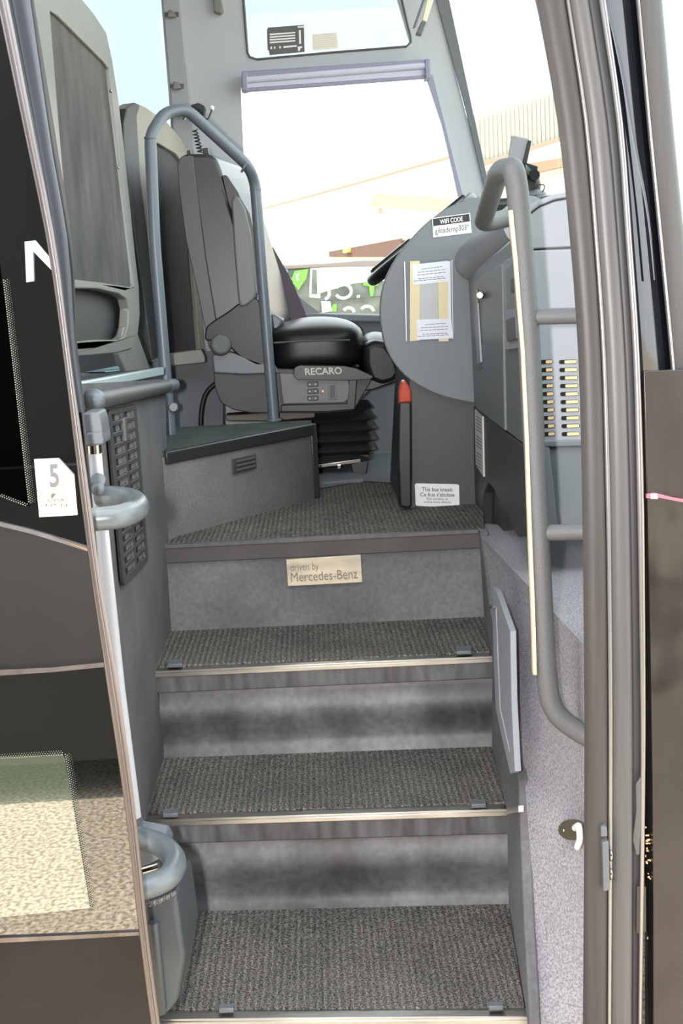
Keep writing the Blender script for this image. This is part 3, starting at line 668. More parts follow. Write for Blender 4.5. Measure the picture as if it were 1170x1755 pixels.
# console near face
YN = 2.46
nf = Y(YN)
face = on(nf, [(896, 430), (1040, 424), (1060, 756), (900, 760)])
obj('vent_face', prism(face, (0, .02, 0)), 'console', ds, bevel=.003)
arcp = [(902, 372), (925, 355), (950, 345), (985, 339), (1040, 336)]
obj('upper_face', prism(on(nf, arcp + [(1044, 420), (900, 427)]), (0, .03, 0)), 'console', ds, bevel=.003)
ar2 = [(x, y - 2) for x, y in arcp]
obj('upper_cap', prism(on(Y(YN - .004), [(x, y - 13 + (4 if i == 0 else 0)) for i, (x, y) in enumerate(arcp)] + [(x, y - 3) for x, y in arcp[::-1]]), (0, .3, 0)), 'console', ds, bevel=.003)
obj('lower_face', prism(on(Y(YN + .004), [(900, 766), (1060, 764), (1064, 925), (926, 925), (905, 905)]), (0, .02, 0)), 'dash', ds, bevel=.003)
obj('face_ledge', prism(on(Y(YN - .006), [(899, 756), (1060, 752), (1060, 764), (899, 767)]), (0, .02, 0)), 'dash', ds, bevel=.003)
vf = bpy.data.objects[[o.name for o in ds.children if o.name.startswith('vent_face')][0]]
for i in range(10):
    yy = 620 + i * 13.75; xo = i * .5
    for (a, b, c) in ((926, 947, 935), (958, 989, 967)):
        so_1 = obj('vent_slot', prism(on(Y(YN - .001), rnd([(a + xo, yy - 3), (b + xo, yy - 4), (b + xo, yy + 3), (a + xo, yy + 4)], 3)), (0, .004, 0)), 'void', vf, smooth=False)
        obj('slot_lining', prism(on(Y(YN - .0016), rnd([(c + xo, yy - 2.2), (b - 1 + xo, yy - 3), (b - 1 + xo, yy + 2.2), (c + xo, yy + 3)], 1.5)), (0, .001, 0)), 'cream', vf, smooth=False, label='cream lining seen in the slot')
# side door of console
def cpoly(name, pts, m, dx=-.003, th=.003, bevel=0, **k): return obj(name, prism(on(X(XC + dx), pts), (th, 0, 0)), m, ds, bevel=bevel, **k)
cpoly('console_door', [(806, 484), (858, 452), (864, 738), (815, 700)], 'dashblue', -.006, .008, .003)
cpoly('front_strip', [(885, 560), (893, 560), (899, 760), (893, 757)], 'seatframe', -.004, .005, .002)
cpoly('handle_recess', rnd([(807, 500), (818, 494), (826, 632), (816, 634)], 2), 'darkgloss', -.008, .003, label='dark recessed console door handle')
cpoly('handle_bar', rnd([(812, 520), (817, 518), (823, 622), (817, 624)], 2), 'console', -.012, .005, .001)
obj('door_lock', tube([U(822, 506, x=XC - .004), U(822, 506, x=XC - .02)], .0085, 20), 'chrome', ds, bevel=.002, label='round chrome door lock')
cpoly('switch_panel', rnd([(861, 450), (884, 436), (888, 596), (865, 600)], 4), 'console', -.008, .006, .002)
cpoly('switch_recess', rnd([(866, 462), (880, 452), (881, 528), (868, 530)], 3), 'dashblue', -.0095, .003)
cpoly('rocker_switch', rnd([(866, 548), (882, 542), (884, 582), (868, 586)], 3), 'sealmid', -.014, .008, .003)
cpoly('switch_key', [(874, 478), (879, 476), (880, 500), (875, 502)], 'black', -.013, .006, .001)
cpoly('long_label', [(813, 702), (826, 714), (828, 817), (815, 797)], 'tint_sticker', -.001, .004, label='narrow pale printed label')
ln = []
for i in range(16):
    yy = 712 + i * 5.6
    if i in (5, 10): continue
    ln.append(prism(on(X(XC - .0016), [(815.5, yy), (824.5, yy + 7), (824.6, yy + 8.3), (815.6, yy + 1.3)]), (.0004, 0, 0)))
obj('label_print', ln, 'inkgrey', ds, smooth=False)
# lower post with red lens
pz = on(Y(DY - .02), [(683, 690), (705, 688), (706, 868), (697, 872), (684, 868), (681, 780)])
obj('edge_post', prism(pz, (0, .05, 0)), 'black', ds, bevel=.006, label='glossy black edge post')
pz = on(Y(DY - .02), [(688, 654), (694, 651), (704, 668), (705, 689), (683, 691), (684, 668)])
obj('red_lens', prism(pz, (0, .05, 0)), 'red', ds, bevel=.005, label='red lens on top of the edge post')
obj('seam_line', prism(on(Y(DY - .001), [(825.5, 340), (827, 340), (826, 420), (824.5, 420)]), (0, .003, 0)), 'console', ds)
# wifi sign
sg = Y(DY - .0015)
wf = thing('wifi_sign', 'small black and white WIFI CODE sticker on the round panel', 'sticker', sg(774, 405))
WQ = on(sg, [(740, 374), (805, 365), (808, 399), (742, 407)])
obj('backing', prism(WQ, (0, -.0005, 0)), 'label', wf)
obj('header', prism([p + V((0, -.0006, 0)) for p in subq(WQ, .02, .04, .98, .42)], (0, -.0004, 0)), 'ink', wf)
obj('lettering', textbm('WIFI CODE', subq(WQ, .2, .12, .8, .36), lift=(0, -.0012, 0), bold=.014), 'label', wf)
obj('lettering', textbm("gileademp303*", subq(WQ, .06, .52, .95, .92), lift=(0, -.0006, 0), bold=.0), 'ink', wf)
# notice in sleeve
nt_ = thing('notice_sleeve', 'clear plastic sleeve with taped paper notices on the round panel', 'notice', sg(735, 585))
N_ = lambda u, v: (680 + u / 9.75, 430 + v / 9.75)
def nq(name, pts, m, l, **k): return obj(name, prism([p + V((0, -l, 0)) for p in on(sg, [N_(*p) for p in pts])], (0, -.0004, 0)), m, nt_, **k)
nq('card_back', [(380, 540), (690, 520), (690, 1150), (385, 1160)], 'tint_sticker', .0002)
nq('manila_strip', [(215, 175), (380, 165), (380, 1495), (215, 1510)], 'manila', .0006, label='cream strip at the left')
nq('manila_strip', [(690, 520), (850, 505), (860, 1505), (700, 1510)], 'manila', .0006, label='cream strip at the right')
nq('white_strip', [(850, 175), (892, 175), (905, 1140), (855, 1140)], 'white', .001)
nq('upper_note', [(250, 230), (855, 165), (862, 510), (275, 570)], 'white', .0014)
nq('lower_note', [(325, 1150), (905, 1125), (930, 1460), (345, 1485)], 'white', .0014)
ln = []; ln2 = []
for (a, b, c, d) in ((410, 765, 300, 258), (345, 815, 355, 305), (340, 825, 402, 350), (360, 785, 465, 420), (285, 825, 502, 448), (470, 825, 1225, 1205), (400, 865, 1280, 1255), (390, 865, 1325, 1300), (420, 850, 1388, 1368), (345, 880, 1425, 1395)):
    for k in range(7):
        t0 = k / 7; t1 = (k + .8) / 7
        xa = a + (b - a) * t0; xb = a + (b - a) * t1; ya = c + (d - c) * t0; yb = c + (d - c) * t1
        (ln if c < 900 else ln2).append(prism([p + V((0, -.002, 0)) for p in on(sg, [N_(xa, ya), N_(xb, yb), N_(xb, yb + 9), N_(xa, ya + 9)])], (0, -.0002, 0)))
obj('note_print', ln, 'inkgrey', nt_, smooth=False)
obj('note_print', ln2, 'inkgrey', nt_, smooth=False)
nq('sleeve', [(115, 175), (930, 130), (950, 1490), (150, 1515)], 'sleeve', .003)
nq('sleeve_edge', [(115, 180), (135, 180), (165, 1500), (150, 1515)], 'label', .0036)
nq('sleeve_edge', [(905, 150), (925, 150), (940, 1460), (925, 1480)], 'tint_sticker', .0036)
# kneel sign
kn = Y(DY + .028)
ks = thing('kneeling_notice', 'white rounded notice reading This bus kneels on the dark column', 'sticker', kn(748, 868))
K_ = lambda u, v: (690 + u / 7.8, 810 + v / 7.8)
KQ = on(kn, [K_(160, 143), K_(752, 155), K_(758, 468), K_(172, 443)])
obj('backing', prism([lerpq(KQ, u, v) for u, v in rnd([(0, 0), (1, 0), (1, 1), (0, 1)], .07)], (0, -.0006, 0)), 'label', ks)
for s, (a, b, c, d), bo in (('This bus kneels', (255, 195, 665, 250), .012), ("Ce bus s'abaisse", (232, 262, 690, 318), .012), ('Este autobus se', (318, 330, 602, 362), 0), ('inclina hacia delante', (282, 372, 645, 405), 0)):
    obj('lettering', textbm(s, on(kn, [K_(a, b), K_(c, b + 4), K_(c, d + 4), K_(a, d)]), lift=(0, -.0008, 0), bold=bo), 'inkgrey', ks)
# phone and holder on dash
ph = thing('phone_holder', 'grey phone in a black clamp holder on the dashboard top', 'phone', U(885, 338, y=3.3))
py_ = 3.35
obj('phone', prism(on(Y(py_), rnd([(876, 231), (908, 238), (896, 282), (880, 300), (866, 296)], 4)), (.006, .02, 0)), 'phone', ph, bevel=.003, label='grey phone back')
obj('clamp', prism(on(Y(py_ - .005), [(905, 240), (911, 241), (901, 290), (892, 300), (896, 276)]), (0, .03, 0)), 'black', ph, bevel=.002)
obj('cradle', prism(on(Y(py_ + .03), [(854, 278), (868, 279), (850, 325), (832, 340), (838, 312)]), (0, .04, 0)), 'black', ph, bevel=.004)
obj('holder_arm', tube([U(890, 292, y=py_), U(905, 300, y=py_ + .02), U(915, 318, y=py_ + .03), U(905, 345, y=py_ + .03)], .022, 14, .02), 'black', ph)
obj('holder_bracket', prism(on(Y(py_), [(900, 278), (922, 285), (920, 300), (925, 302), (921, 304), (915, 330), (902, 335), (894, 300)]), (0, .04, 0)), 'black', ph, bevel=.003)
obj('dial', tube([U(916, 300, y=py_ - .01), U(916, 300, y=py_ + .02)], .014, 16), 'darkgloss', ph)
obj('suction_base', ball(U(912, 336, y=py_ + .03), .04, (1, 1, .5)), 'bracket', ph)
obj('cable', tube(bez([U(914, 324, y=py_), U(924, 316, y=py_), U(934, 317, y=py_), U(931, 328, y=py_), U(922, 335, y=py_)], .02), .0016, 8), 'black', ph)
# steering wheel
wc = U(722, 411, y=3.98); al = math.radians(36)
uu = V((math.cos(al), 0, math.sin(al))); vv_ = V((0, 1, 0)); nv = uu.cross(vv_)
sw = thing('steering_wheel', 'black steering wheel rim just showing behind the round panel', 'steering wheel', wc)
RW = .2
obj('rim', tube([wc + (uu * math.cos(a) + vv_ * math.sin(a)) * RW for a in [i * math.pi / 24 for i in range(48)]], .02, 16, closed=True), 'black', sw)
for a in (math.pi, math.pi * .1, -math.pi * .1, ):
    e = (uu * math.cos(a) + vv_ * math.sin(a))
    obj('spoke', prism([wc + e * .19 + vv_ * .045 * 1, wc + e * .19 - vv_ * .045, wc + e * .03 - vv_ * .07, wc + e * .03 + vv_ * .07], nv * .03), 'black', sw, bevel=.008)
obj('hub', ball(wc - nv * (.05 if nv.z > 0 else -.05), .05, (1, 1, .7)), 'black', sw)
obj('column', tube([wc + nv * .02, wc + nv * .32 * (1 if nv.z < 0 else -1)], .04, 16), 'dark', sw)

# ------------------------------------------------------------------ right grab rail
YG = 1.96
gh = thing('door_grab_rail', 'thick textured grey grab rail at the right of the doorway', 'grab rail', U(960, 1270, y=YG))
mp = [U(1030, 1266, y=YG - .02), U(1003, 1262, y=YG - .01), U(945, 1222, y=YG), U(935, 1150, y=YG), U(922, 900, y=YG), U(905, 560, y=YG), U(887, 330, y=YG), U(880, 288, y=YG), U(855, 292, y=YG + .12), U(826, 384, y=2.45), U(868, 374, y=2.5), U(898, 364, y=2.52)]
obj('main_tube', tube(bez(mp, .045, 8), .0178, 28), 'railgrey', gh)
obj('cross_bar', tube([U(912, 543, y=YG), U(1025, 540, y=YG - .02)], .0128, 20), 'railgrey', gh)
obj('cross_bar', tube([U(928, 913, y=YG), U(1030, 911, y=YG - .02)], .0135, 20), 'railgrey', gh)
tl_ = [(360, 872.5, 879), (450, 881, 887.5), (600, 893, 899), (760, 900.5, 906.5), (900, 905, 911), (1050, 911, 917), (1157, 914, 920)]
pts = [(b, a) for a, b, c in tl_] + [(c, a) for a, b, c in tl_[::-1]]
obj('grip_strip', prism(on(Y(YG - .0155), pts), (0, .014, 0)), 'tape', gh, bevel=.0005, seg=1, label='narrow cream strip along the rail')

# ------------------------------------------------------------------ right door frame mouldings (structure)
def tab(*v):
    ys = [-60, 0, 210, 420, 600, 800, 1000, 1300, 1830]; return list(zip(ys, v))
T0 = tab(906, 919, 955, 977, 990, 996, 999, 1001, 998)
T1 = tab(960, 969, 1000, 1018, 1030, 1036, 1040, 1042, 1040)
T2 = tab(967, 976, 1008, 1026, 1038, 1045, 1048, 1050, 1047)
T3 = tab(1000, 1008, 1040, 1058, 1070, 1077, 1081, 1084, 1082)
T4 = tab(1018, 1026, 1056, 1072, 1084, 1090, 1094, 1097, 1092)
T5 = tab(1030, 1038, 1067, 1083, 1095, 1102, 1105, 1106, 1098)
YF = 1.76
struct('trim_4', strip(T0, T1, -60, 1830, YF, .012, .08), 'seal')
struct('trim_5', strip(T1, T2, -60, 1830, YF - .004, .003, .05), 'silver')
struct('trim_6', strip(T2, T3, -60, 1830, YF - .004, .008, .05), 'sealmid')
struct('trim_7', strip(T3, T4, -60, 1830, YF + .008, .002, .05), 'sealdark')
struct('trim_8', strip(T4, T5, -60, 1830, YF - .006, .004, .05), 'silver')
# glossy black quarter pillar and windshield gasket (upper part), body corner (lower part)
P0 = T5
G0 = [(-60, 1082), (0, 1089), (210, 1108), (420, 1129), (640, 1150), (700, 1153)]
G1 = [(-60, 1128), (0, 1134), (210, 1152), (420, 1172), (640, 1192), (700, 1196)]
struct('trim_9', strip([(a, b - 1) for a, b in T5], G0, -60, 655, YF + .004, .004, .05, yR=YF + .03), 'gloss')
struct('trim_10', strip(G0, G1, -60, 640, YF + .02, .012, .06, yR=YF + .05), 'seal')
G2 = [(a, b + 1) for a, b in G0]; G3 = [(a, b + 7) for a, b in G0]
struct('trim_11', strip(G2, G3, -60, 640, YF + .01, .003, .03), 'silver')
ws0 = [(0, 1036), (120, 1062), (250, 1085), (370, 1108), (480, 1120)]; ws1 = [(0, 1043), (120, 1070), (250, 1091), (370, 1112), (480, 1122)]
struct('trim_12', strip(ws0, ws1, 0, 480, YF - .0022, .0005, .004), 'jamb')

# hinge on frame
hg = thing('frame_hinge', 'small worn steel latch block on the right door frame', 'hinge', U(1040, 1530, y=YF - .014))
obj('block', prism(on(Y(YF - .022), rnd([(1032, 1444), (1043, 1442), (1045, 1526), (1034, 1528)], 2)), (0, .02, 0)), 'bracket', hg, bevel=.002)
obj('pin', prism(on(Y(YF - .02), [(1030, 1418), (1040, 1417), (1041, 1434), (1030, 1435)]), (0, .02, 0)), 'bracket', hg, bevel=.002)
for yy in (1466, 1498): obj('stud', ball(U(1046, yy, y=YF - .014), .006, (.6, 1, 1.6)), 'chrome', hg)
# bus body: front corner, front wall, glass
PATH = [V((.482, YF + .0, 0)), V((.56, YF + .015, 0)), V((.70, YF + .06, 0)), V((.9, YF + .17, 0)), V((1.1, YF + .38, 0)), V((1.25, YF + .75, 0)), V((1.32, 3.1, 0)), V((1.3, 3.7, 0)), V((1.15, 4.25, 0)), V((.95, 4.5, 0))]
def sheet(path, z0, z1, th, nz=6, lean=0, bul=0, fill=4):
    P = bez(path, .2, fill); bm = bmesh.new(); g = []
    for s in (0, 1):
        gg = []
        for i, p in enumerate(P):
            t = (P[min(i + 1, len(P) - 1)] - P[max(i - 1, 0)]).normalized(); nrm = V((t.y, -t.x, 0))
            gg.append([bm.verts.new(p + nrm * (-th * s + bul * math.sin(math.pi * k / nz)) + V((0, 0, z0 + (z1 - z0) * k / nz)) + V((-lean * (k / nz), 0, 0))) for k in range(nz + 1)])
        g.append(gg)
    n = len(P)
    for s in (0, 1):
        for i in range(n - 1):
            for k in range(nz): bm.faces.new((g[s][i][k], g[s][i + 1][k], g[s][i + 1][k + 1], g[s][i][k + 1]))
    for i in range(n - 1):
        for k in (0, nz): bm.faces.new((g[0][i][k], g[0][i + 1][k], g[1][i + 1][k], g[1][i][k]))
    for i in (0, n - 1):
        for k in range(nz): bm.faces.new((g[0][i][k], g[0][i][k + 1], g[1][i][k + 1], g[1][i][k]))
    return bm
zsp = U(1130, 635, y=YF).z
struct('wall_front', sheet(PATH, .22, zsp, .03, bul=.012), 'bus')
struct('window_4', sheet([p + V((0.03, .03, 0)) for p in PATH[1:]], zsp - .02, 3.15, .005, lean=.12), 'wind')
# cover sheet over the corner, reflections put into its colour; bright pink scrape, chips
struct('wall_front_panel', prism(on(Y(YF - .004), [(1103, 636), (1300, 630), (1300, 862), (1108, 848)]), (0, .006, 0)), 'buspatch', bevel=.001)
scr = on(Y(YF - .01), [(1108, 847), (1122, 845), (1150, 852), (1200, 861), (1200, 866), (1150, 857), (1130, 853), (1108, 854)])
tl2 = thing('corner_marker', 'small pink and white scraped strip on the black body corner', 'marker', U(1140, 856, y=YF - .01))
obj('strip', prism(scr, (0, .006, 0)), 'scratch', tl2)
obj('white_chip', prism(on(Y(YF - .011), [(1114, 847), (1125, 846), (1127, 855), (1115, 855)]), (0, .003, 0)), 'post', tl2)
chips = []
for i in range(46):
    px = random.uniform(1104, 1135); py = random.choice([random.gauss(1450, 9), random.gauss(1470, 8), random.gauss(1500, 4), random.uniform(1350, 1720)])
    w = random.uniform(1, 7); h = random.uniform(.5, 1.8)
    chips.append(prism(on(Y(YF - .0025), [(px, py), (px + w, py - h), (px + w * .9, py + h), (px + .2, py + h)]), (0, .003, 0)))
c_ = struct('wall_front_chips', chips, 'cream')
# peeled edge piece of the frame
struct('trim_13', prism(on(Y(YF - .008), [(1089, 1345), (1100, 1330), (1106, 1360), (1104, 1400), (1097, 1440), (1096, 1466), (1090, 1466), (1084, 1440), (1090, 1390)]), (0, .008, 0)), 'sealmid', bevel=.002)
struct('trim_14', prism(on(Y(YF - .006), [(1091, 1520), (1107, 1520), (1107, 1597), (1097, 1600), (1090, 1600)]), (0, .006, 0)), 'seal', bevel=.001)

# ------------------------------------------------------------------ far wall with windows
YW = 4.5
fw = Y(YW)
def wpt(x, z): return V((x, YW, z))
out_ = [wpt(-3, .3), wpt(1.0, .3), fw(905, 700), fw(872, 500), fw(838, 345), fw(797, 190), fw(747, 0), fw(690, -215), wpt(-3, 3.2)]
h1 = on(fw, [(-560, -140), (262, -140), (276, 0), (292, 200), (302, 480), (-560, 520)])
h2 = on(fw, [(408, -150), (636, -165), (684, 0)] + rnd([(705, 76)], 0, 0)[:0] + [(702, 62), (704, 70), (698, 78), (440, 100), (430, 98), (425, 90)])
h3 = on(fw, [(412, 150), (739, 130), (792, 345), (838, 520), (846, 545), (548, 536), (515, 508), (470, 455), (430, 370), (420, 330)])
struct('wall_far', plate([out_, h1, h2, h3], (0, .06, 0)), 'panelgrey')
def pane(name, h, m, dy=.03): 
    return struct(name, prism([p + V((0, dy, 0)) for p in h], (0, .005, 0)), m, smooth=False)
pane('window_1', h1, 'tinted'); pane('window_2', h2, 'tinted'); pane('window_3', h3, 'clear')
# window gaskets
struct('trim_15', tube([p + V((0, -.002, 0)) for p in on(fw, [(684, -20), (697, 38), (703, 62), (704, 72), (696, 80), (570, 90), (440, 102), (428, 98), (424, 90), (417, 0)])], .004, 8), 'sealmid')
struct('trim_16', prism(on(Y(YW - .012), [(729, 130), (741, 128), (795, 345), (788, 350), (768, 262), (757, 215)]), (0, .012, 0)), 'blinddark')
struct('trim_17', prism(on(Y(YW - .01), [(752, -60), (757, -60), (842, 340), (836, 345), (799, 190), (748, 0), (735, -60)]), (0, .02, 0)), 'bracket')
struct('trim_18', prism(on(Y(YW - .05), [(478, 532), (520, 537), (860, 546), (862, 556), (520, 549), (478, 545)]), (0, .05, 0)), 'dash', bevel=.004)
struct('trim_19', prism(on(Y(YW - .02), [(470, 549), (870, 556), (900, 900), (480, 900)]), (0, .02, 0)), 'walldark', bevel=.004)
struct('trim_20', prism(on(Y(YW - .02), [(268, -200), (285, -200), (331, 215), (346, 600), (310, 600), (295, 200), (278, 0)]), (0, .02, 0)), 'postgrey', bevel=.004)
tri = on(Y(YW - .004), [(452, 428), (500, 500), (548, 536), (530, 538), (478, 536), (470, 500)])
struct('trim_21', prism(tri, (0, .01, 0)), 'bracket')
# blind
bl = thing('roller_blind', 'rolled lilac grey blind across the top of the driver window', 'blind', fw(575, 150))
obj('blind_case', prism(on(Y(YW - .07), [(417, 122), (730, 101), (732, 110), (417, 134)]), (0, .07, 0)), 'blinddark', bl, bevel=.004)
obj('roller', tube(on(Y(YW - .06), [(420, 137), (733, 112)]), .013, 16), 'blind', bl)
obj('blind_cloth', prism(on(Y(YW - .06), [(416, 138), (732, 116), (735, 132), (415, 155)]), (0, .008, 0)), 'blind', bl)
obj('bottom_bar', prism(on(Y(YW - .065), [(414, 151), (735, 128), (736, 134), (414, 158)]), (0, .018, 0)), 'blinddark', bl, bevel=.003)
for (x_, y_) in ((418, 134), (732, 113)): obj('end_bracket', prism(on(Y(YW - .075), [(x_ - 4, y_ - 12), (x_ + 5, y_ - 13), (x_ + 6, y_ + 20), (x_ - 3, y_ + 22)]), (0, .07, 0)), 'blinddark', bl, bevel=.003)
# window stickers
W_ = lambda u, v: (440 + u / 7.3125, 20 + v / 7.3125)
wy = Y(YW + .027)
s1 = thing('permit_sticker', 'grey and white ruled permit sticker at left on the upper window', 'sticker', wy(490, 92))
obj('backing', prism(on(wy, [W_(140, 200), W_(590, 165), W_(598, 505), W_(160, 545), W_(150, 490), W_(135, 480), W_(125, 230)]), (0, -.001, 0)), 'inkgrey', s1)
bars = []
for i in range(4): bars.append([(160, 278 + i * 34), (480, 255 + i * 34), (482, 272 + i * 34), (162, 297 + i * 34)])
bars += [[(510, 185), (588, 180), (588, 200), (512, 204)], [(525, 235), (550, 232), (556, 402), (530, 406)], [(330, 435), (500, 420), (500, 440), (335, 456)], [(512, 440), (565, 434), (568, 455), (545, 460), (540, 490), (515, 495)], [(170, 440), (190, 438), (190, 470), (172, 472)], [(215, 440), (232, 438), (232, 465), (217, 468)], [(280, 435), (300, 433), (302, 460), (283, 463)]]
obj('print', [prism([p + V((0, -.0015, 0)) for p in on(wy, [W_(*p) for p in b])], (0, -.0006, 0)) for b in bars], 'label', s1, smooth=False)
s2 = thing('faded_sticker', 'faded cream printed sticker right of the ruled permit sticker', 'sticker', wy(557, 85))
obj('backing', prism(on(wy, [W_(690, 285), W_(998, 262), W_(1022, 460), W_(700, 485)]), (0, -.001, 0)), mat('faded_paper', (226, 218, 206), .7), s2)
obj('print', [prism([p + V((0, -.0015, 0)) for p in on(wy, [W_(705, 292 + i * 26), W_(990 + (i % 2) * 10, 268 + i * 26), W_(990, 274 + i * 26), W_(705, 298 + i * 26)])], (0, -.0005, 0)) for i in range(7)], 'tint_sticker', s2, smooth=False)
# visor arm
vz = thing('visor_arm', 'pale sun visor arm with dark clip at the top of the front pillar', 'visor', U(722, 60, y=4.35))
obj('arm', prism(on(Y(4.35), [(740, -40), (755, -40), (731, 37), (723, 35)]), (0, .02, 0)), 'visor', vz, bevel=.003)
obj('clip', prism(on(Y(4.345), [(722, 36), (731, 38), (722, 60), (712, 58)]), (0, .03, 0)), 'bracket', vz, bevel=.003)
obj('side_rod', prism(on(Y(4.34), [(727, -10), (731, -8), (712, 46), (707, 48)]), (0, .015, 0)), 'bracket', vz, bevel=.002)
# coat hook, brackets, microphone
for lab, (x_, y_) in (('small white bracket high on the window post', (294, 24)), ('small white bracket lower on the window post', (303, 147))):
    t = thing('post_bracket', lab, 'bracket', U(x_, y_ + 6, y=YW - .03))
    obj('plate', prism(on(Y(YW - .026), [(x_ - 12, y_ - 3), (x_ + 12, y_ - 4), (x_ + 12, y_ + 4), (x_ - 12, y_ + 4)]), (0, .006, 0)), 'sealmid', t, bevel=.001)
    obj('hook', prism(on(Y(YW - .045), [(x_ - 6, y_ - 8), (x_ + 3, y_ - 6), (x_ + 8, y_ + 5), (x_ - 8, y_ + 6)]), (0, .02, 0)), 'seatframe', t, bevel=.004)
t = thing('coat_hook', 'pale grey coat hook at the top edge of the window post', 'hook', U(373, 22, y=YW - .01))
obj('hook', prism(on(Y(YW - .03), rnd([(364, -20), (375, -20), (383, 18), (378, 24), (366, 20)], 3)), (0, .03, 0)), 'seatframe', t, bevel=.005)
mc = thing('microphone', 'black handset with a coiled cord on the post behind the driver seat', 'microphone', U(345, 205, y=4.42))
obj('handset', prism(on(Y(4.40), rnd([(326, 180), (340, 176), (351, 182), (348, 204), (338, 200), (328, 190)], 3)), (0, .05, 0)), 'black', mc, bevel=.005)
cc = []
a_ = U(333, 222, y=4.38); b_ = U(343, 262, y=4.38)
for i in range(90):
    t_ = i / 89; an = t_ * 2 * math.pi * 7
    cc.append(a_.lerp(b_, t_) + V((.009 * math.cos(an), .009 * math.sin(an), 0)))
obj('coiled_cord', tube(cc, .0022, 6), 'black', mc)
obj('lead', tube(bez([U(346, 200, y=4.4), U(356, 206, y=4.4), U(363, 188, y=4.42)], .02), .0025, 8), 'black', mc)
obj('knob', ball(U(363, 185, y=4.44), .009), 'white', mc, label='white knob')

# ------------------------------------------------------------------ guard rail
gl = thing('guard_rail', 'blue grey tubular guard rail rising from the platform around the driver seat', 'guard rail', U(468, 728, z=A))
g0 = U(292, 745, z=A); g1 = U(469, 722, z=A)
ya, yb = 3.5, g1.y
print('rail', g0, g1)
path = [U(293, 760, y=ya), U(280, 600, y=ya), U(265, 420, y=ya), U(257, 232, y=ya), U(281, 194, y=ya + .05), U(318, 186, y=ya + .1), U(425, 284, y=yb - .04), U(437, 312, y=yb), U(448, 460, y=yb), g1 + V((0, 0, .0))]
path[0].z = max(path[0].z, A)
full = bez(path, .03, 6)
obj('rail_tube', tube(full, .0168, 22), 'rail', gl)
def collar(px, py, y, d=(0, 1)):
    a = U(px - d[0] * 1.5, py - d[1] * 1.5, y=y); b = U(px + d[0] * 1.5, py + d[1] * 1.5, y=y)
    obj('joint_ring', tube([a, b], .0178, 22), 'bracket', gl)
collar(257.5, 237, ya); collar(438, 326, yb); collar(320, 197, ya + .12, (.8, .6)); collar(419, 287, yb - .05, (.8, .6))
obj('foot_flange', tube([g1 + V((0, 0, 0)), g1 + V((0, 0, .008))], .026, 22), 'rail', gl, bevel=.002)
obj('side_clamp', tube([U(297, 698, y=ya - .02), U(297, 698, y=ya + .02)], .014, 16), 'bracket', gl, bevel=.003)

# ------------------------------------------------------------------ passenger seats
p1 = PL((-.57, 2.5), (-.48, 3.35))
ps = thing('passenger_seat', 'near passenger seat shell with a grey fabric panel at upper left', 'seat', p1(200, 632), )
bk = V((-1, -.1, 0)).normalized() * .026
so = [(48, -60), (100, -60), (140, -2), (163, 26), (182, 55), (192, 100), (203, 170), (213, 255), (224, 360), (232, 440), (238, 490), (240, 540), (236, 575), (226, 598), (200, 605), (150, 610), (118, 612), (112, 480), (92, 280), (60, 60)]
hf = [(86, 18), (100, 28), (130, 58), (178, 106), (187, 118), (190, 150), (208, 300), (228, 470), (229, 488), (224, 492), (175, 484), (122, 478), (110, 320), (96, 150)]
ho = [(118, 494), (165, 495), (205, 504), (217, 512), (221, 530), (219, 560), (214, 575), (205, 582), (160, 582), (118, 587)]
obj('seat_shell', plate([on(p1, so), on(p1, hf), on(p1, ho)], bk), 'seatframe', ps, bevel=.006, label='pale grey moulded shell')
obj('fabric_panel', prism([p + bk * .35 for p in on(p1, hf)], bk * .3), 'fabric', ps, label='worn grey fabric panel')
obj('seat_back_dark', prism([p + bk * 1.6 for p in on(p1, [(100, 485), (232, 495), (236, 590), (110, 600)])], bk * 1.2), 'dark', ps)
obj('mount', prism(on(PL((-.57, 2.55), (-.48, 3.4)), [(203, 606), (212, 560), (232, 560), (258, 632), (218, 640)]), bk * .6), 'seatframe', ps, bevel=.004)
obj('rivet', ball(p1(190, 156), .004), 'chrome', ps)
obj('rivet', ball(p1(203, 288), .003), 'chrome', ps)
p2 = PL((-.62, 3.85), (-.40, 4.40))
s2_ = thing('passenger_seat', 'farther passenger seat shell with cream top behind the guard rail', 'seat', p2(300, 612))
bk2 = V((-1, .4, 0)).normalized() * .05
so2 = [(212, 260), (211, 210), (217, 184), (231, 176), (250, 184), (285, 208), (312, 238), (326, 265), (331, 300), (340, 460), (352, 606), (300, 616), (262, 620), (245, 500), (228, 380)]
hf2 = [(262, 240), (300, 262), (318, 285), (322, 320), (332, 470), (342, 600), (290, 606), (272, 604), (262, 420)]
obj('seat_shell', plate([on(p2, so2), on(p2, hf2)], bk2), 'seatframe2', s2_, bevel=.006, label='cream moulded shell')
obj('shell_edge', prism([p - bk2 * .04 for p in on(p2, [(212, 260), (211, 210), (217, 184), (231, 176), (240, 180), (234, 200), (240, 300), (262, 480), (275, 612), (260, 618), (245, 500), (228, 380)])], bk2), 'seatframedark', s2_, bevel=.005)
obj('fabric_panel', prism([p + bk2 * .3 for p in on(p2, hf2)], bk2 * .4), 'fabric2', s2_, label='plain grey fabric panel')
obj('seat_foot', prism(on(Y(3.98), [(288, 606), (345, 598), (352, 612), (352, 622), (292, 628)]), (0, .05, 0)), 'seatframe', s2_, bevel=.004)
# low partition behind driver seat
struct('wall_partition', prism(on(Y(4.1), [(225, 612), (382, 600), (382, 790), (225, 790)]), (0, .02, 0)), 'walldark')

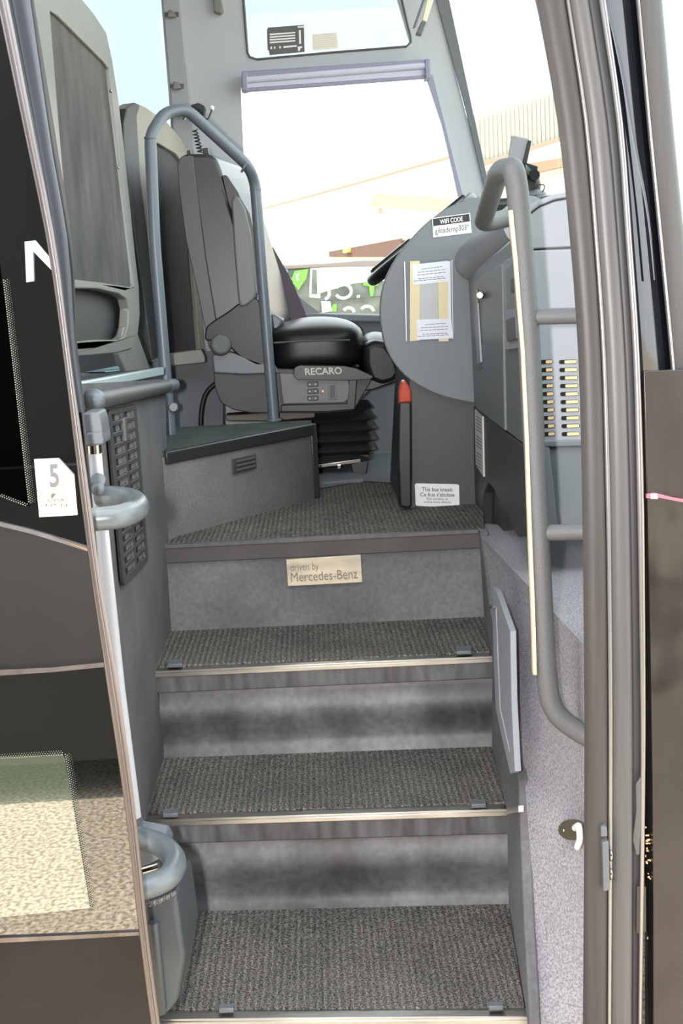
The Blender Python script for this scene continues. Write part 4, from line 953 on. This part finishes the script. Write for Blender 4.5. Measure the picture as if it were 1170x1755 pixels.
# ------------------------------------------------------------------ driver seat
YS = 3.93
dv = thing('driver_seat', 'black leather air suspended driver seat facing right on a rubber bellows', 'seat', U(580, 815, z=F))
def sl(name, pts, m, y=YS, d=.1, dx=0, bevel=.01, seg=4, r=0, taper=1, sub=0, **k):
    if r: pts = rnd(pts, r)
    return obj(name, prism(on(Y(y), pts), (dx, d, 0), taper), m, dv, bevel=bevel, seg=seg, **k)
sl('backrest', [(304, 282), (308, 268), (318, 263), (358, 263), (370, 272), (378, 292), (393, 345), (410, 400), (432, 470), (448, 540), (452, 600), (420, 612), (372, 606), (356, 580), (340, 500), (322, 410), (310, 330)], 'leather', YS, .44, .085, .022, r=6, label='black leather backrest')
sl('back_shell', [(303, 285), (309, 268), (330, 266), (338, 330), (352, 440), (372, 560), (378, 600), (358, 598), (338, 500), (318, 410), (307, 330)], 'vinyl', YS - .012, .44, .05, .012, r=5)
sl('side_bolster', [(380, 300), (388, 300), (408, 330), (424, 372), (432, 420), (420, 430), (404, 380), (390, 345)], 'leather', YS + .0, .1, .03, .012, r=5)
sl('side_bolster', [(400, 290), (418, 300), (432, 330), (436, 380), (430, 400), (416, 340), (402, 310)], 'leather', YS + .36, .1, .0, .012, r=5)
sl('top_bolt', [(320, 258), (326, 257), (327, 264), (320, 264)], 'black', YS + .03, .03, 0, .002)
sl('top_bolt', [(347, 254), (356, 253), (358, 264), (348, 264)], 'black', YS + .03, .03, 0, .002)
sl('armrest', [(396, 344), (401, 335), (408, 337), (420, 358), (430, 400), (440, 500), (436, 512), (422, 524), (411, 526), (408, 512), (402, 440)], 'arm', YS - .045, .035, 0, .008, r=4, label='grey folded up armrest')
sl('armrest_pad', [(404, 338), (411, 338), (428, 366), (440, 420), (445, 500), (440, 506), (430, 410)], 'vinyl', YS - .02, .05, 0, .006, r=3)
sl('lower_bolster', [(350, 585), (352, 560), (368, 548), (392, 533), (408, 520), (440, 508), (458, 545), (466, 590), (466, 625), (440, 628), (410, 612), (385, 586), (368, 584)], 'blackleather', YS - .03, .3, .03, .02, r=8)
sl('back_cover', [(456, 540), (470, 538), (486, 548), (478, 565), (464, 580)], 'bracket', YS + .1, .3, 0, .008)
o = obj('recliner_knob', tube([U(378, 591, y=YS - .035), U(378, 591, y=YS - .06)], [.037, .031], 28), 'railgrey', dv, bevel=.008, label='round grey recliner knob')
# cushion: crowned block
def cushion(name, x0, x1, ytop, ybot, yd, d, crown, m='blackleather', lean=0, pw=4.5):
    a = U(x0, ytop, y=yd); b = U(x1, ytop, y=yd); zt = a.z; zb = U(x0, ybot, y=yd).z
    bm = bmesh.new(); bmesh.ops.create_cube(bm, size=2)
    bmesh.ops.subdivide_edges(bm, edges=bm.edges[:], cuts=15, use_grid_fill=True)
    for v in bm.verts:
        p = v.co.copy(); n_ = (abs(p.x) ** pw + abs(p.y) ** pw + abs(p.z) ** pw) ** (1 / pw); p /= n_
        cz = crown * (1 - p.x ** 2) * (1 - p.y ** 2) if p.z > 0 else 0
        v.co = V(((a.x + b.x) / 2 + p.x * (b.x - a.x) / 2, yd + d / 2 + p.y * d / 2, (zt + zb) / 2 + p.z * (zt - zb) / 2 + cz - lean * (p.x + 1) / 2))
    return obj(name, bm, m, dv, label='black leather seat cushion' if name == 'seat_cushion' else None)
cushion('seat_cushion', 452, 625, 564, 642, YS - .01, .46, .028)
obj('cushion_seam', tube([U(468, 588, y=YS - .013), U(530, 584, y=YS - .014), U(600, 583, y=YS - .013)], .003, 8), 'vinyl', dv)
cushion('thigh_support', 617, 690, 580, 662, YS + .0, .44, .02, lean=.015, pw=3)
sl('thigh_support_nose', [(622, 592), (640, 582), (664, 586), (682, 612), (690, 638), (680, 656), (655, 664), (632, 655), (622, 625)], 'blackleather', YS - .005, .4, 0, .025, r=8)
sl('seat_pan', [(615, 655), (690, 640), (688, 650), (640, 668), (612, 672)], 'black', YS + .0, .4, 0, .004)
sl('seat_housing', [(364, 618), (470, 632), (610, 636), (640, 645), (632, 660), (606, 704), (560, 708), (430, 708), (398, 702), (378, 690), (368, 665)], 'dark', YS - .02, .44, 0, .016, r=6)
sl('housing_band', [(362, 608), (385, 600), (470, 626), (482, 640), (420, 643), (366, 640)], 'bracket', YS - .03, .05, 0, .006)
sl('control_panel', [(478, 640), (560, 640), (598, 650), (600, 664), (597, 685), (590, 691), (484, 693)], 'arm', YS - .032, .03, 0, .004, r=3, label='grey seat control panel')
sl('panel_frame', [(598, 648), (612, 650), (608, 702), (560, 706), (480, 706), (482, 694), (594, 692)], 'black', YS - .03, .02, 0, .003)
cp = YS - .036
for i in range(3):
    yy = 659 + i * 12
    sl('switch', rnd([(526, yy - 4), (545, yy - 5), (546, yy + 3), (527, yy + 4)], 2), 'black', cp, .006, 0, .0015, 2)
    o = sl('switch_dot', [(529.5, yy - 1), (531.5, yy - 1), (531.5, yy + 1), (529.5, yy + 1)], 'label', cp - .001, .003, 0, 0)
    o = sl('switch_dot', [(539.5, yy - 1.5), (541.5, yy - 1.5), (541.5, yy + .5), (539.5, yy + .5)], 'label', cp - .001, .003, 0, 0)
sl('rocker_frame', [(562, 658), (576, 657), (577, 684), (563, 685)], 'bracket', cp, .006, 0, .001)
sl('rocker_switch', [(565, 661), (573, 660), (574, 681), (566, 682)], 'black', cp - .003, .006, 0, .001)
obj('indicator_lamp', ball(U(553, 671, y=cp), .005), 'amber', dv, label='small cream lamp')
sl('badge_bar', [(504, 630), (512, 626), (590, 627), (612, 632), (640, 645), (636, 650), (600, 652), (510, 651), (503, 645)], 'black', YS - .05, .05, 0, .006, r=3, label='black bar carrying white lettering')
obj('badge_lettering', textbm('RECARO', on(Y(YS - .05), [(522, 631), (585, 629), (586, 641), (523, 643)]), bold=.022, lift=(0, -.001, 0)), 'tint_sticker', dv, label='pale lettering')
# bellows
zb0 = U(600, 790, y=YS + .05).z; zb1 = U(600, 700, y=YS + .05).z
bm = bmesh.new(); rings = []
nb = 5; prs = []
for i in range(nb * 6 + 1):
    t = i / (nb * 6); ph_ = (i % 6) / 6
    o_ = .014 * math.cos(2 * math.pi * i / 6) + .012 * math.sin(math.pi * t)
    prs.append((zb0 + (zb1 - zb0) * t, o_))
xa, xb = U(470, 740, y=YS + .05).x, U(632, 740, y=YS + .05).x
for zz, o_ in prs:
    c4 = [V((xa - o_, YS + .05 - o_, zz)), V((xb + o_, YS + .05 - o_, zz)), V((xb + o_, YS + .38 + o_, zz)), V((xa - o_, YS + .38 + o_, zz))]
    rr = rnd([tuple(p) for p in c4], .035, 5)
    rings.append([bm.verts.new(p) for p in rr])
for a, b in zip(rings, rings[1:]):
    for k in range(len(a)): bm.faces.new((a[k], a[(k + 1) % len(a)], b[(k + 1) % len(a)], b[k]))
bm.faces.new(rings[0][::-1]); bm.faces.new(rings[-1])
obj('bellows', bm, 'rubber', dv, label='black folded rubber bellows')
sl('bracket_plate', [(600, 655), (640, 652), (632, 668), (606, 696)], 'bracket', YS + .02, .02, 0, .002)
sl('slide_rail', [(540, 797), (618, 786), (618, 793), (540, 803)], 'chrome', YS + .03, .05, 0, .002, label='steel slide rail')
sl('base_frame', [(420, 785), (635, 778), (632, 792), (420, 800)], 'black', YS + .06, .32, 0, .004)
sl('foot', [(600, 795), (632, 788), (628, 812), (618, 824), (604, 812)], 'black', YS + .04, .04, 0, .004)
sl('foot', [(455, 795), (500, 795), (500, 835), (455, 835)], 'black', YS + .08, .28, 0, .004)
sl('bolt', [(578, 798), (584, 797), (584, 803), (578, 804)], 'chrome', YS + .02, .02, 0, .001)
sl('storage_tray', [(385, 712), (470, 706), (540, 706), (540, 716), (470, 722), (388, 722)], 'globe', YS + .0, .1, 0, .004)
bt = obj('seat_belt', prism(on(Y(YS + .47), [(452, 418), (468, 424), (500, 480), (530, 556), (505, 558), (478, 500)]), (0, .006, 0)), 'belt', dv, label='purple grey belt strap')
obj('floor_cable', tube(bez([U(344, 742, y=4.0), U(344, 705, y=4.0), U(352, 672, y=4.0), U(372, 655, y=4.0)], .05), .008, 12), 'black', dv)
# kneeling base wedge beside seat
sl2 = on(Z(F + .004), [(541, 834), (541, 806), (600, 800), (622, 826)])
obj('floor_wedge', prism(sl2, (0, 0, .012)), 'walldark', dv)

# ------------------------------------------------------------------ rest of the bus shell (around the view)
struct('ceiling', prism([V((-3, 1.96, 3.2)), V((.7, 1.96, 3.2)), V((1.1, 3, 3.2)), V((.9, 4.56, 3.2)), V((-3, 4.56, 3.2))], (0, 0, .05)), 'panelgrey')
nwl = [V((-3, 1.97, .3)), V((-.37, 1.97, .3)), V((-.37, 1.97, 1.45)), V((-.62, 1.97, 1.5)), V((-.75, 1.97, 3.2)), V((-3, 1.97, 3.2))]
struct('wall_near', prism(nwl, (0, -.05, 0)), 'bus', smooth=False)
struct('wall_rear', prism([V((-3, 1.97, .3)), V((-3, 4.56, .3)), V((-3, 4.56, 3.2)), V((-3, 1.97, 3.2))], (-.05, 0, 0)), 'panelgrey')
# ground, neighbouring bus, building, van
gb = struct('ground', prism([V((-60, -60, 0)), V((60, -60, 0)), V((60, 80, 0)), V((-60, 80, 0))], (0, 0, -.2)), 'ground')
nb_ = thing('parked_bus', 'dark bus parked behind the viewpoint mirrored in the door glass', 'bus', (-1, -2.0, 0))
obj('body', box((-2, -2.0, 1.86), (9, 2.44, 3.28)), 'neigh', nb_, bevel=.08)
obj('skirt_panel', box((-2, -.76, .64), (8.6, .03, 1.0)), 'neigh', nb_, bevel=.01)
for x_ in (-5, .9):
    obj('wheel', tube([V((x_, -.95, .5)), V((x_, -1.25, .5))], .48, 32), 'black', nb_, bevel=.04)
for x_ in (-5, .9):
    obj('wheel', tube([V((x_, -3.35, .5)), V((x_, -3.05, .5))], .48, 32), 'black', nb_, bevel=.04)
# van outside the driver window
YV = 8.5
vn = thing('parked_van', 'parked van with green and white graphics seen through the driver window', 'van', (.4, YV + .8, 0))
vy = Y(YV)
vb = on(vy, [(-60, 475), (470, 458), (560, 452), (660, 447), (800, 444)])
top = [V((p.x, p.y, p.z)) for p in vb]
obj('body', prism(top + [V((top[-1].x, YV, .35)), V((top[0].x, YV, .35))], (0, 1.8, 0)), 'vandark', vn, bevel=.03)
obj('roof_edge', prism(on(Y(YV - .02), [(-60, 472), (470, 454), (560, 450), (620, 445), (800, 442), (800, 455), (620, 457), (560, 458), (470, 462), (-60, 482)]), (0, .1, 0)), 'vanroof', vn, bevel=.01)
V_ = lambda u, v: (470 + u / 5.85, 400 + v / 5.85)
def vq(name, pts, m, l=.01, **k): return obj(name, prism([p for p in on(Y(YV - l), [V_(*p) for p in pts])], (0, .008, 0)), m, vn, **k)
vq('white_side', [(450, 345), (1400, 300), (1400, 450), (800, 500), (640, 545), (460, 600)], 'van')
vq('door_frame', [(360, 350), (450, 345), (460, 650), (350, 640)], 'van')
vq('door_glass', [(382, 362), (425, 360), (430, 610), (370, 610)], 'vandark', .02)
vq('green_graphic', [(200, 380), (340, 355), (320, 450), (240, 570), (170, 470)], 'green', .02, label='bright green graphic')
vq('white_mark', [(215, 410), (250, 400), (235, 440), (250, 470), (225, 480)], 'label', .03)
vq('blue_mark', [(75, 360), (130, 360), (135, 390), (80, 395)], mat('blue_mark', (110, 170, 230), .5), .02)
vq('white_panel', [(100, 400), (135, 400), (200, 500), (170, 530)], 'van', .02)
vq('green_graphic', [(890, 490), (1050, 480), (1040, 520), (1000, 530), (990, 630), (960, 630), (950, 530), (890, 520)], 'green', .02)
vq('green_graphic', [(590, 710), (625, 710), (620, 785), (560, 780)], 'green', .02)
vq('body_rail', [(520, 672), (1400, 600), (1400, 612), (520, 684)], 'sealmid', .03)
vq('white_box', [(470, 680), (560, 680), (575, 780), (480, 795)], 'van', .03)
def arcl(cx, cy, rx, ry, a0, a1, r=.035):
    P = []
    for i in range(25):
        a = math.radians(a0 + (a1 - a0) * i / 24); P.append(U(*V_(cx + rx * math.cos(a), cy + ry * math.sin(a)), y=YV - .04))
    return tube(P, .011, 10)
obj('letter_c', arcl(690, 580, 80, 70, -150, 150), 'van', vn, label='white letter reading as a reversed C')
obj('letter_c', arcl(485, 600, 65, 65, -100, 70), 'van', vn)
obj('letter_c', arcl(745, 800, 55, 55, -150, -10), 'van', vn)
obj('letter_c', arcl(930, 790, 65, 60, -150, -10), 'van', vn)
obj('letter_dot', prism(on(Y(YV - .04), [V_(825, 620), V_(858, 618), V_(858, 642), V_(826, 645)]), (0, .01, 0)), 'van', vn)
for x_ in (-1.6, 1.0):
    obj('wheel', tube([V((x_, YV + .02, .36)), V((x_, YV + .26, .36))], .36, 28), 'black', vn, bevel=.03)
# building
P1 = V((-1.5, 42)); P2 = V((3.3, 29)); dd = (P2 - P1)
bp = PL((P1.x, P1.y), (P2.x, P2.y))
A0 = P1 - dd * 1.2; B0 = P1 + dd * 1.9
bd = thing('warehouse_building', 'white overexposed building with an open roller door beyond the driver window', 'building', (2, 34, 0))
nB = V((dd.y, -dd.x, 0)).normalized()
if nB.y > 0: nB = -nB
zt = bp(455, 352).z
print('bld', zt, bp(765, 270).z)
obj('wall', prism([V((A0.x, A0.y, 0)), V((B0.x, B0.y, 0)), V((B0.x, B0.y, 5)), V((A0.x, A0.y, 5))], -nB * 8), 'building', bd)
obj('eave', tube([bp(440, 361) + nB * .1, bp(600, 318) + nB * .1, bp(775, 269) + nB * .1, bp(860, 245) + nB * .1], .05, 8), 'roofbrown', bd)
def bq(name, pts, m, l=.1, d=.1, **k): return obj(name, prism([p + nB * l for p in on(bp, pts)], -nB * d), m, bd, **k)
bq('door_surround', [(552, 412), (690, 385), (720, 378), (720, 450), (552, 450)], 'trimcream', .08)
bq('roller_shutter', [(572, 414), (700, 390), (700, 412), (574, 432)], 'shutter', .18)
bq('dark_opening', [(574, 431), (700, 408), (700, 440), (575, 440)], 'opening', .2)
bq('yellow_lamp', rnd([(604, 427), (613, 425), (613, 432), (604, 433)], 2), 'gold', .3)
bq('wall_lamp', [(660, 357), (667, 356), (668, 365), (663, 366)], 'roofbrown', .3)
pipe = []
for x_ in (535, 554): bq('down_pipe', [(x_, 280 if x_ == 535 else 333), (x_ + 1.3, 280 if x_ == 535 else 333), (x_ + 2, 420), (x_ + 1, 420)], 'trimcream', .1, .05)
cn = thing('brown_canopy', 'pale brown flat canopy roof right of the building door', 'canopy', U(740, 400, y=22))
obj('roof', prism(on(Y(22.5), [(642, 332), (690, 322), (720, 320), (800, 318), (800, 347), (790, 346), (730, 338)]), (0, 3, 0)), 'canopy', cn)
obj('upper_roof', prism(on(Y(24), [(720, 315), (775, 308), (800, 306), (800, 320), (730, 322)]), (0, 3, 0)), 'trimcream', cn)
obj('support', prism(on(Y(23), [(770, 338), (776, 338), (782, 720), (776, 720)]), (0, .2, 0)), 'trimcream', cn)
sh = thing('corrugated_shed', 'pale corrugated shed roof seen through the windshield', 'shed', U(880, 600, y=20))
obj('fascia', prism(on(Y(20), [(790, 205), (1000, 135), (1000, 222), (810, 288)]), (0, .3, 0)), 'corr', sh)
rb_ = []
for i in range(26):
    x0 = 800 + i * 7.4; yt = 205 - (x0 - 790) * .333; yb_ = 288 - (x0 - 810) * .347
    rb_.append(prism(on(Y(19.95), [(x0, yt + 2), (x0 + 2.5, yt + 1), (x0 + 5, yb_ - 2), (x0 + 2.5, yb_ - 1)]), (0, .05, 0)))
obj('ribs', rb_, 'seatframe2', sh, smooth=False)
obj('gutter', prism(on(Y(19.9), [(790, 252 + 36), (1000, 222), (1000, 227), (790, 296)]), (0, .3, 0)), 'roofbrown', sh)
obj('lower_band', prism(on(Y(21), [(790, 300), (1010, 262), (1010, 275), (900, 300), (790, 310)]), (0, .3, 0)), 'roofbrown', sh)
obj('brick_band', prism(on(Y(21.2), [(810, 318), (905, 312), (1010, 290), (1010, 520), (790, 520)]), (0, .3, 0)), 'trimcream', sh)
obj('wall', prism(on(Y(21.3), [(805, 255), (1010, 200), (1010, 700), (790, 700)]), (0, .3, 0)), 'building', sh)

SUB = {'dashboard': {'door_lock': 'console_door', 'handle_recess': 'console_door', 'handle_bar': 'console_door', 'switch_recess': 'switch_panel', 'rocker_switch': 'switch_panel', 'switch_key': 'switch_panel', 'label_print': 'long_label', 'red_lens': 'edge_post'},
       'driver_seat': {'switch': 'control_panel', 'switch_dot': 'control_panel', 'rocker_frame': 'control_panel', 'rocker_switch': 'control_panel', 'indicator_lamp': 'control_panel', 'badge_lettering': 'badge_bar', 'armrest_pad': 'armrest'},
       'name_plate': {'lettering': 'plate'}, 'door_post_rail': {'metal_collar': 'white_post', 'bracket_collar': 'upper_bracket'},
       'kneeling_notice': {'lettering': 'backing'}, 'wifi_sign': {'header': 'backing'}, 'inspection_sticker': {'print': 'backing'}, 'notice_sleeve': {},
       'phone_holder': {'dial': 'holder_bracket'}, 'microphone': {'coiled_cord': 'handset', 'lead': 'handset'}}
def base(n): return n.rsplit('.', 1)[0] if n[-3:].isdigit() and '.' in n else n
for t_ in [o for o in COL.objects if o.parent is None and base(o.name) in SUB]:
    kids = list(t_.children)
    for c in kids:
        want = SUB[base(t_.name)].get(base(c.name))
        if want:
            p_ = [k_ for k_ in kids if base(k_.name) == want][0]
            c.parent = p_

# ------------------------------------------------------------------ light
w = bpy.data.worlds.new('sky'); SC.world = w; w.use_nodes = True; nt = w.node_tree
bg = nt.nodes['Background']; tc = nt.nodes.new('ShaderNodeTexCoord'); nz = nt.nodes.new('ShaderNodeTexNoise'); nz.inputs['Scale'].default_value = 3; nz.inputs['Detail'].default_value = 6
nt.links.new(tc.outputs['Generated'], nz.inputs['Vector'])
cr = nt.nodes.new('ShaderNodeValToRGB'); cr.color_ramp.elements[0].position = .4; cr.color_ramp.elements[1].position = .65
cr.color_ramp.elements[0].color = (.82, .93, 1, 1); cr.color_ramp.elements[1].color = (1, 1, 1, 1)
nt.links.new(nz.outputs['Fac'], cr.inputs[0]); nt.links.new(cr.outputs[0], bg.inputs['Color']); bg.inputs['Strength'].default_value = 2.35
sn = bpy.data.lights.new('sun', 'SUN'); sn.energy = 5.5; sn.angle = .01; sn.color = (1, .95, .86)
so_ = bpy.data.objects.new('sun', sn); COL.objects.link(so_)
sdir = V((.5, -.12, -.9)).normalized()
so_.rotation_euler = sdir.to_track_quat('-Z', 'Y').to_euler(); so_.location = (5, 0, 8)
fl_ = bpy.data.lights.new('camera_flash', 'AREA'); fl_.energy = 34; fl_.shape = 'RECTANGLE'; fl_.size = .03; fl_.size_y = .05; fl_.color = (1, .97, .95)
fo = bpy.data.objects.new('camera_flash', fl_); COL.objects.link(fo)
fo.matrix_world = Matrix.Translation(CAM + M @ V((-.095, .015, 0))) @ M.to_4x4()
SC.view_settings.view_transform = 'Standard'; SC.view_settings.look = 'None'; SC.view_settings.exposure = 0.88; SC.view_settings.gamma = 1
SC.view_settings.use_curve_mapping = False
